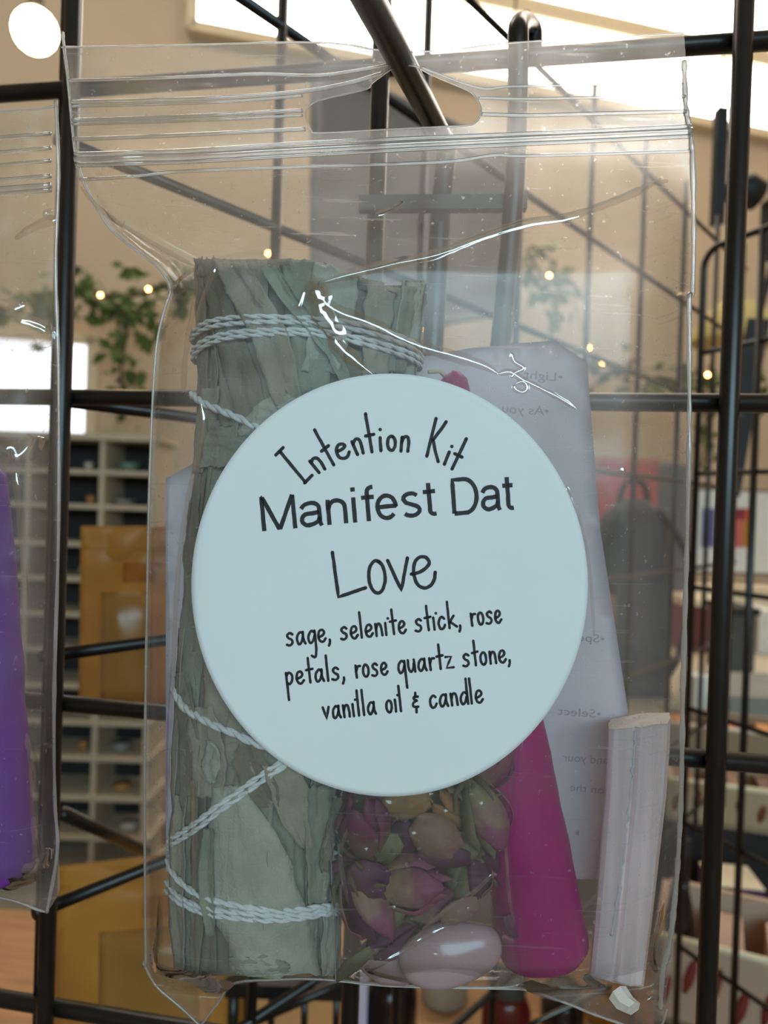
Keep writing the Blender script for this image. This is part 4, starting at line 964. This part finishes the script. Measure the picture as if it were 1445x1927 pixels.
foliage('leaf_garland', 'green leaf garland draped on the wall above the cubby cabinet', [(60, 560), (150, 550), (230, 560), (320, 540), (420, 545)], 170, .045, .07, 1, 2.5)
foliage('leaf_garland', 'trailing green vine hanging down the wall from the garland knot', [(235, 560), (240, 620), (228, 690), (232, 760)], 90, .03, .06, 2, 2.78)
foliage('leaf_garland', 'dark green leaf spray above the clipped corner of the paper sheet', [(990, 470), (1020, 520), (1045, 570)], 60, .04, .07, 3, 2.7)
foliage('leaf_garland', 'green garland strung with bulbs along the wall above the red carton', [(1080, 690), (1160, 690), (1240, 715), (1330, 720), (1420, 735)], 110, .04, .07, 4, 2.7)
foliage('leaf_garland', 'thin vine hanging down beside the right grid post', [(1325, 730), (1330, 800), (1322, 880)], 40, .02, .05, 5, 2.95)
t = thing('fairy_lights', P(190, 556, 2.2), 'string of small warm fairy bulbs running through the garlands', 'string lights')
fp = [(60, 575), (190, 556), (280, 545), (505, 478), (793, 620), (1033, 519), (1107, 655), (1133, 683), (1330, 706), (1430, 720)]
MB().tube(crom([P(x, y, 2.22) for x, y in fp], 8), .0015, 5).obj('cable', M['stem'], t)
for x, y in fp[1:-1]: ball(P(x, y, 2.2) - fh * .005, .005, 10, 6).obj('bulb', M['fairy'], t)

# cubby cabinet with dishes
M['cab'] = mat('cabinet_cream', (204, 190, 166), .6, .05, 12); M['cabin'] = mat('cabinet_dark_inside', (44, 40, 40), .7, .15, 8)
t = thing('cubby_cabinet', LV(-.9, 1.9, 0), 'cream cubby cabinet with dark square compartments on the left', 'cabinet')
DC = 1.8; KC = DC / F_PX
XL_, XR_ = -140, 284; YT_, YB_ = 812, 1640
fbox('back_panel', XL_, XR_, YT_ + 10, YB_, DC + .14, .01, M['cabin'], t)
fbox('top', XL_ - 6, XR_ + 18, YT_, YT_ + 12, DC - .01, .17, M['cab'], t)
for x in (XL_, -52, 43, 182 - 47, 182, 278): fbox('upright', x - 5, x + 5, YT_ + 12, YB_, DC + (.0 if x in (XL_, 278) else .005), .14, M['cab'], t) if x != 135 else None
ysh = [885, 950, 1022, 1088, 1155, 1222, 1290, 1358, 1425, 1500, 1575, 1640]
for y in ysh: fbox('shelf', XL_, XR_, y - 4.5, y + 4.5, DC, .14, M['cab'], t)
zbt = P(100, YB_, DC).z; c = P((XL_ + XR_) / 2, YB_, DC)
MB().box(Vector((c.x, c.y, zbt / 2)) + fh * .08, rh * ((XR_ - XL_) / 2 * KC), fh * .07, ZUP * (zbt / 2)).obj('plinth', M['cab'], t, smooth=False)
DISH = [('white', (214, 208, 196)), ('sea green', (120, 150, 132)), ('amber', (190, 140, 84)), ('smoke grey', (150, 148, 146))]
rd = random.Random(5); sn = 0
for yi, y in enumerate(ysh[:11]):
    for xc in (160, 232):
        if 1000 < y < 1340 and xc > 200: continue
        nm, rgb = DISH[(yi * 2 + (xc > 200) + yi // 3) % 4]; sn += 1
        r = (9 if xc == 160 else 20) * KC; h = rd.uniform(10, 18) * KC; c = P(xc + rd.uniform(-6, 12), y - 5, DC + .05); c.z = P(xc, y - 4.5, DC).z - .0 if False else c.z
        zs = P((XL_ + XR_) / 2, y - 4.5, DC).z; c.z = zs
        o = MB().tube([c + ZUP * .0005, c + ZUP * (h * .35), c + ZUP * h, c + ZUP * (h * 1.01), c + ZUP * (h * .5)], [r * .5, r * .85, r, r * .88, r * .6], 12).obj('trinket_dish', mat('dish_' + nm.replace(' ', '_'), rgb, .3, .1, 60), None)
        side = 'narrow left' if xc == 160 else 'wide right'
        tag(o, '%s trinket dish in the %s compartment of the cubby cabinet\'s %s row down' % (nm, side, ('first', 'second', 'third', 'fourth', 'fifth', 'sixth', 'seventh', 'eighth', 'ninth', 'tenth', 'eleventh')[yi]), 'dish', 'dishes in the cubby cabinet')

# amber kraft pouches hanging behind the second grid
M['kraft'] = mat('amber_kraft', (190, 128, 54), .45, .10, 20, bump=.2); M['kraft2'] = mat('amber_kraft_window', (164, 118, 58), .3, .12, 25); M['kraft3'] = mat('brown_kraft_gusset', (168, 98, 32), .5, .12, 25)
def kraft(x0, x1, y0, y1, d, label, skew=0, win=None):
    t = thing('kraft_pouch', P((x0 + x1) / 2, y1, d), label, 'pouch')
    def sh(sgn):
        def fn(u, v, back):
            x = (x0 + x1) / 2 + (x1 - x0) / 2 * u * (1 + .05 * v); y = y0 + (y1 - y0) * v + skew * u * (1 - v)
            b = (1 - u * u) * sm(.16, .5, v) * .018 + .0035 * noise.noise((u * 2 + x0, v * 5, 1)); return P(x, y, d + sgn * (b + .0006) - .004 * u * 0) + fwd * (.0005 * back)
        return fn
    for sgn, nm in ((-1, 'front_panel'), (1, 'back_panel')):
        V, Fc = solid_grid(sh(sgn), 16, 26, 1); mesh_obj(nm, V, Fc, M['kraft'], t)
    def strip(v0, v1, u0, u1, m, nm, off):
        f0 = sh(-1)
        def fn(u, v, back): return f0(u0 + (u1 - u0) * (u + 1) / 2, v0 + (v1 - v0) * v, back) - fwd * off
        V, Fc = solid_grid(fn, 10, 8, 1); mesh_obj(nm, V, Fc, m, t)
    strip(.10, .125, -.96, .96, M['kraft'], 'zip_band', .0006); strip(.20, .30, -.1, .7, M['kraft3'], 'tear_label', .0006)
    strip(.36, .95, -.55, .45, M['kraft2'], 'window', .0006); strip(.1, 1, .55, .98, M['kraft'], 'gusset', .0004)
    p = P((x0 + x1) / 2, y0 + 14, d) if x0 > 120 else P(275, 1602, d)
    MB().tube([p + fh * .002, p + fh * .06] if x0 > 120 else [p, P(118, 1530, .25)], .0016 if x0 > 120 else .0024, 8).obj('hang_wire', M['black'], t)
kraft(152, 330, 990, 1336, .36, 'amber kraft pouch hanging upright in front of the cubby cabinet')
kraft(108, 470, 1610, 1990, .34, 'larger amber kraft pouch with slanting top edge hanging at the lower left', -22)

# black wire basket and jars low behind the pouch
t = thing('wire_basket', P(540, 1990, .33), 'black wire basket with a thick rim just below the sage bundle', 'basket')
MB().box(P(540, 1858, .33), rh * .027, fh * .004, ZUP * .003).obj('rim', M['black'], t, smooth=False)
for x in (440, 470, 512, 574, 634): MB().tube([P(x, 1858, .33), P(x - 4, 2000, .33)], .0023 if x < 480 else .0016, 8).obj('wire', M['black'], t)
MB().tube([P(470, 1925, .32), P(650, 1846, .32)], .0022, 8).obj('brace', M['black'], t)
M['shiny'] = mat('shiny_wire', (90, 90, 86), .2, .1, 50, metal=1)
tag(MB().tube([P(985, 1938, .3), P(1010, 1922, .3), P(1150, 1856, .3)], .0011, 8).obj('bright_wire', M['shiny'], None), 'thin shiny metal wire slanting under the pouch bottom', 'wire')
def jar(x, y0, d, r, rgb, lidrgb, label, rough=.2, nm='glass_jar'):
    c = P(x, y0, d); c.z = ZT + .0005; h = zpix(y0, d) - ZT; k = d / F_PX; R = r * k
    t = thing(nm, c, label, 'jar')
    MB().tube([c, c + ZUP * h * .04, c + ZUP * h * .72, c + ZUP * h * .82, c + ZUP * h * .86], [R * .9, R, R, R * .8, R * .7], 20).obj('body', mat(nm + '_glass', rgb, rough, .1, 20), t)
    MB().tube([c + ZUP * h * .86, c + ZUP * h * .88, c + ZUP * h * .98, c + ZUP * h], [R * .75, R * .78, R * .78, R * .7], 20).obj('lid', mat(nm + '_lid', lidrgb, .4, .1, 20), t)
jar(738, 1815, .62, 50, (26, 20, 18), (30, 22, 20), 'round black glass jar under the petal bag')
jar(838, 1790, .70, 44, (168, 158, 140), (176, 166, 150), 'grey stoneware jar beside the black jar', .6)
jar(955, 1825, .58, 46, (92, 26, 20), (60, 58, 50), 'dark red jar with a grey-green lid under the candle')
jar(1060, 1840, .64, 40, (40, 28, 24), (30, 26, 24), 'dark brown squat jar beneath the pouch corner')
jar(1150, 1830, .68, 46, (176, 120, 40), (160, 110, 50), 'amber honey coloured jar beneath the selenite stick', .3)



# right side: prints, boxes and trays
t = thing('framed_print', P(1385, 1078, 1.62), 'white framed print with violet, red and orange colour blocks', 'print')
fbox('frame', 1304, 1470, 920, 1082, 1.62, .02, mat('print_frame', (120, 92, 76), .5, .1, 30), t)
fbox('mat_board', 1309, 1465, 925, 1077, 1.612, .01, M['white'], t)
for x0, x1, y0, y1, c in ((1322, 1345, 957, 1030, (104, 96, 150)), (1372, 1402, 957, 978, (150, 40, 60)), (1402, 1422, 957, 980, (206, 100, 50)), (1372, 1380, 978, 1030, (160, 120, 60)), (1380, 1398, 978, 1030, (214, 106, 100)), (1398, 1420, 980, 1030, (188, 132, 40))):
    fbox('colour_block', x0, x1, y0, y1, 1.608, .005, mat('print_block', c, .7, .05, 20), t)
t = thing('print_stand', P(1385, 1082, 1.62), 'cream wooden riser under the framed print', 'riser')
zt = zpix(1082, 1.62) - .004; c = P(1400, 1082, 1.62)
MB().box(Vector((c.x, c.y, (zt + ZC) / 2)) + fh * .02, rh * .16, fh * .08, ZUP * ((zt - ZC) / 2)).obj('riser_block', M['cream'], t, smooth=False)
def onz(name, label, cat, x0, x1, y0, d, th, rgb, z, yaw=0.0, rough=.6, parts=True):
    c = P((x0 + x1) / 2, y0, d); k = d / F_PX; h = zpix(y0, d) - z; rx = rh * math.cos(yaw) + fh * math.sin(yaw); ry = fh * math.cos(yaw) - rh * math.sin(yaw)
    t = thing(name, Vector((c.x, c.y, z)), label, cat)
    b = Vector((c.x, c.y, z + h / 2 + .0005)) + ry * th / 2; hx = (x1 - x0) / 2 * k
    MB().box(b, rx * hx, ry * th / 2, ZUP * h / 2).obj('body', mat(name + '_body', rgb, rough, .08, 25), t, smooth=False)
    return t, b, rx, ry, hx, h
onz('wooden_box', 'orange-brown wooden box on the low table behind the wire basket', 'box', 470, 640, 1868, .52, .08, (206, 150, 96), ZT)
t, b, rx, ry, hx, h = onz('maroon_box', 'maroon gift box on the cream counter', 'box', 1292, 1372, 1116, 1.30, .12, (122, 62, 62), ZC)
MB().box(b + ZUP * (h / 2), rx * (hx * 1.03), ry * .062, ZUP * .006).obj('lid', M['cream'], t, smooth=False)
onz('folded_leaflet', 'pale lilac leaflet standing on the low table below the sage', 'leaflet', 668, 694, 1790, .60, .012, (206, 202, 226), ZT)
t, b, rx, ry, hx, h = onz('charcoal_box', 'charcoal box next to the maroon gift box', 'box', 1378, 1424, 1128, 1.12, .08, (74, 72, 72), ZC)
MB().box(b + ZUP * (h / 2), rx * (hx * 1.03), ry * .052, ZUP * .005).obj('lid', M['blackm'], t, smooth=False)
t, b, rx, ry, hx, h = onz('white_carton', 'small white carton at the far end of the counter', 'box', 1430, 1480, 1130, 1.30, .1, (226, 218, 208), ZC)
MB().box(b + ZUP * (h / 2), rx * (hx * .9), ry * .04, ZUP * .003).obj('lid', M['white'], t, smooth=False)
t, b, rx, ry, hx, h = onz('red_carton', 'faded red carton stacked behind the black backpack', 'box', 1140, 1240, 852, 1.5, .1, (196, 88, 84), ZC)
MB().box(b + ZUP * (h / 2), rx * (hx * 1.02), ry * .052, ZUP * .006).obj('lid', mat('red_lid', (206, 120, 110), .6), t, smooth=False)
t, b, rx, ry, hx, h = onz('grey_carton', 'grey carton beside the faded red one', 'box', 1240, 1300, 858, 1.52, .1, (112, 110, 104), ZC)
MB().box(b + ZUP * (h / 2), rx * (hx * 1.02), ry * .052, ZUP * .004).obj('lid', M['board'], t, smooth=False)
# backpack
c = P(1185, 1140, 1.0); c.z = ZC; t = thing('backpack', c, 'dark slate backpack sitting on the counter behind the paper sheet', 'bag')
M['pack'] = mat('slate_nylon', (58, 62, 68), .6, .15, 40, bump=.3); V = []; Fc = []
hb = zpix(925, 1.0) - ZC
for j in range(13):
    v = j / 12
    for i in range(20):
        a = 2 * math.pi * i / 20; s = (1 - .18 * v) * (1 if v < .85 else math.cos((v - .85) / .15 * 1.2)); sq = (abs(math.cos(a)) ** 4 + abs(math.sin(a)) ** 4) ** -.25
        V.append(c + rh * (.052 * s * sq * math.cos(a)) + fh * (.04 * s * sq * math.sin(a)) + ZUP * (hb * v + .001))
for j in range(12):
    for i in range(20): Fc.append((j * 20 + i, j * 20 + (i + 1) % 20, (j + 1) * 20 + (i + 1) % 20, (j + 1) * 20 + i))
Fc += [tuple(range(20)), tuple(12 * 20 + i for i in range(20))]
mesh_obj('body', V, Fc, M['pack'], t)
MB().box(c + ZUP * (hb * .36) - fh * .045, rh * .036, fh * .008, ZUP * hb * .22).obj('front_pocket', M['pack'], t, smooth=False)
MB().tube(crom([c + ZUP * hb * .97 - rh * .02, c + ZUP * (hb + .022) - rh * .012, c + ZUP * (hb + .022) + rh * .012, c + ZUP * hb * .97 + rh * .02], 6), .004, 8).obj('handle', M['blackm'], t)
for sx in (-1, 1): MB().tube(crom([c + ZUP * hb * .95 + rh * .028 * sx - fh * .02, c + ZUP * hb * .7 + rh * .055 * sx - fh * .05, c + ZUP * hb * .3 + rh * .058 * sx - fh * .04, c + ZUP * hb * .05 + rh * .05 * sx], 6), .005, 6).obj('strap', M['blackm'], t)
onz('kraft_parcel', 'orange-brown parcel between the backpack and the paper sheet', 'box', 1100, 1160, 1110, .90, .04, (160, 96, 52), ZC)
onz('paper_card', 'small white folded card lying on the counter edge', 'card', 1308, 1345, 1255, .92, .03, (236, 230, 222), ZC, .3)
onz('grey_folder', 'flat grey folder on the near end of the counter', 'folder', 1372, 1560, 1290, .88, .14, (138, 138, 132), ZC)
# trays of soaps on risers above the low table
M['tray'] = mat('kraft_tray', (186, 160, 134), .7, .08, 15); M['trayin'] = mat('tray_inside', (166, 128, 92), .7, .1, 15)
def tray(x0, x1, y0, y1, d, dep, label, rgb, yaw, bars, barlabel, z=None, dash=None):
    c = P((x0 + x1) / 2, y1, d); k = d / F_PX; z0 = c.z; h = zpix(y0, d) - zpix(y1, d); hx = (x1 - x0) / 2 * k
    rx = rh * math.cos(yaw) + fh * math.sin(yaw); ry = fh * math.cos(yaw) - rh * math.sin(yaw)
    t = thing('kraft_tray', c, label, 'tray'); m = mat('tray_card', rgb, .7, .08, 15); th = .0025
    b = c + ry * dep / 2
    MB().box(b + ZUP * th, rx * hx, ry * dep / 2, ZUP * th).obj('base', m, t, smooth=False)
    for sy, nm in ((-1, 'front_wall'), (1, 'back_wall')): MB().box(b + ry * (sy * (dep / 2 - th)) + ZUP * (h / 2), rx * hx, ry * th, ZUP * h / 2).obj(nm, m, t, smooth=False)
    for sx in (-1, 1): MB().box(b + rx * (sx * (hx - th)) + ZUP * (h / 2), rx * th, ry * dep / 2, ZUP * h / 2).obj('side_wall', m, t, smooth=False)
    MB().tube([b - ry * (dep / 2) - rx * hx + ZUP * h, b - ry * (dep / 2) + rx * hx + ZUP * h], .0025, 6).obj('rim', M['cream'], t)
    if dash:
        dm = mat('printed_dash', dash, .7, .1, 40); r = random.Random(x0 + y0)
        for i in range(6):
            q = c - ry * .0004 + rx * (hx * (-.85 + 1.7 * i / 5)) + ZUP * (h * r.uniform(.35, .65)); tl = rx * .25 + ZUP
            MB().tube([q - tl * h * .2, q - tl * h * .05, q + tl * h * .12, q + tl * h * .2], [.0012, .0035, .003, .001], 7).obj('printed_motif', dm, t)
    if z0 - ZT > .01:
        s = thing('tray_riser', Vector((c.x, c.y, ZT)), 'dark riser block carrying the tray %s' % barlabel[1], 'riser')
        MB().box(Vector((b.x, b.y, (ZT + z0) / 2)), rx * (hx * .96), ry * (dep / 2 * .96), ZUP * ((z0 - ZT) / 2 - .0004)).obj('riser_block', M['blackm'], s, smooth=False)
    for i, cc in enumerate(bars):
        q = b + rx * (hx * (-.75 + 1.5 * i / max(1, len(bars) - 1))) + ZUP * (2 * th + h * .4)
        o = MB().box(q, rx * (hx * .62 / len(bars)), ry * (dep * .3), ZUP * (h * .36)).obj('soap_bar', mat('soap', cc, .5, .12, 30), None, smooth=False)
        tag(o, '%s soap bar in the tray %s' % (barlabel[0][i], barlabel[1]), 'soap', 'soap bars in the kraft trays')
tray(1250, 1480, 1372, 1446, .755, .07, 'tan kraft tray of orange soaps on the upper riser', (158, 130, 104), -.32, [(206, 120, 40), (190, 104, 44), (214, 140, 60)], (('deep orange', 'rust orange', 'light orange'), 'of orange soaps'))
tray(1262, 1480, 1480, 1560, .67, .07, 'tan kraft tray with brown cocoa motifs on its front', (176, 152, 122), -.3, [(120, 80, 44), (140, 96, 60), (104, 66, 40)], (('dark cocoa', 'light cocoa', 'burnt cocoa'), 'with cocoa motifs'), dash=(116, 66, 34))
tray(1235, 1500, 1790, 1960, .50, .09, 'pinkish kraft tray with maroon motifs nearest the grid', (190, 160, 138), -.42, [(200, 158, 130), (186, 150, 128), (206, 170, 146)], (('peach', 'beige', 'pale pink'), 'with maroon motifs'), dash=(128, 44, 36))
t, b, rx, ry, hx, h = onz('tea_carton', 'tea carton striped red and deep purple with a white top', 'box', 1346, 1438, 1652, .60, .04, (84, 48, 96), ZT + .0, -.12)
c = b - ry * .0205
MB().box(c - rx * (hx * .55) + ZUP * (h * .12), rx * (hx * .45), ry * .0006, ZUP * (h * .3)).obj('red_panel', mat('carton_red', (170, 44, 40), .5), t, smooth=False)
MB().box(c + rx * (hx * .5) + ZUP * (h * .3), rx * (hx * .14), ry * .0006, ZUP * (h * .07)).obj('emblem', M['white'], t, smooth=False)
MB().box(b + ZUP * (h / 2 + .0006), rx * hx, ry * .02, ZUP * .0006).obj('top_flap', M['cream'], t, smooth=False)
c = P(1284, 1600, .53); c.z = ZT; hh = zpix(1560, .53) - ZT; t = thing('black_bottle', c, 'slim black bottle standing behind the pouch edge', 'bottle')
MB().tube([c + ZUP * .0005, c + ZUP * hh * .75, c + ZUP * hh * .84, c + ZUP * hh * .9], [.011, .011, .006, .005], 16).obj('body', mat('black_glass', (18, 17, 20), .15, .1, 20), t)
MB().tube([c + ZUP * hh * .9, c + ZUP * hh], [.006, .006], 12).obj('cap', M['blackm'], t)
# spotlight, speaker strip, lamp shade at the upper right
c = P(1412, 372, 1.15); t = thing('spotlight', c, 'black track spotlight with rounded head mounted high at the right', 'spotlight')
V = crom([c - rh * .022, c - rh * .02 + ZUP * .012, c + rh * .004 + ZUP * .022], 4)
MB().tube([c - rh * .034 + ZUP * .004, c - rh * .030 + ZUP * .006, c - rh * .005 + ZUP * .010, c + rh * .014 + ZUP * .002, c + rh * .018], [.012, .02, .027, .022, .012], 16).obj('head', M['blackm'], t)
MB().box(c + rh * .034 - ZUP * .05, rh * .012, fh * .012, ZUP * .045).obj('driver_box', M['blackm'], t, smooth=False)
MB().tube([c + rh * .034, c + rh * .034 + ZUP * 2.3], .004, 8).obj('drop_rod', M['blackm'], t)
c = P(1353, 315, .95); t = thing('slim_speaker', c, 'slim black upright speaker strip beside the right grid post', 'speaker')
MB().box(c, rh * .007, fh * .007, ZUP * .074).obj('body', M['blackm'], t, smooth=False); MB().tube([c + ZUP * .074, Vector((c.x, c.y, 4.2))], .0015, 6).obj('cable', M['blackm'], t)
MB().box(c - ZUP * .076, rh * .004, fh * .004, ZUP * .002).obj('cap', M['white'], t, smooth=False)
c = P(1385, 645, 1.7); t = thing('floor_lamp', Vector((c.x, c.y, 0)), 'floor lamp with a wide yellowish cream shade beyond the right post', 'lamp')
MB().tube([c + ZUP * .0, c + ZUP * .03, c + ZUP * .085], [.10, .095, .05], 24, caps=False).obj('shade', mat('shade_cream', (206, 186, 120), .7, .05, 10), t)
MB().tube([c - ZUP * .004, c + ZUP * .002], [.085, .1], 24).obj('shade_lining', mat('lining_cream', (206, 186, 120), .7), t)
MB().tube([Vector((c.x, c.y, .02)), c], .008, 8).obj('pole', M['blackm'], t); MB().tube([Vector((c.x, c.y, 0)), Vector((c.x, c.y, .02))], .12, 20).obj('base', M['blackm'], t)
c0, c1 = P(1428, 600, .75), P(1370, 935, .75)
t = thing('hanging_strap', c1, 'wide black strap hanging at a slant behind the right post', 'strap')
ax = (c1 - c0) / 2; MB().box((c0 + c1) / 2, ax, rh * .011, fh * .0015).obj('band', M['blackm'], t, smooth=False)
MB().tube(crom([c0, c0 + ZUP * .1 + rh * .02, P(1500, 300, .75), P(1520, -300, .75)], 6), .003, 8).obj('cord', M['blackm'], t)
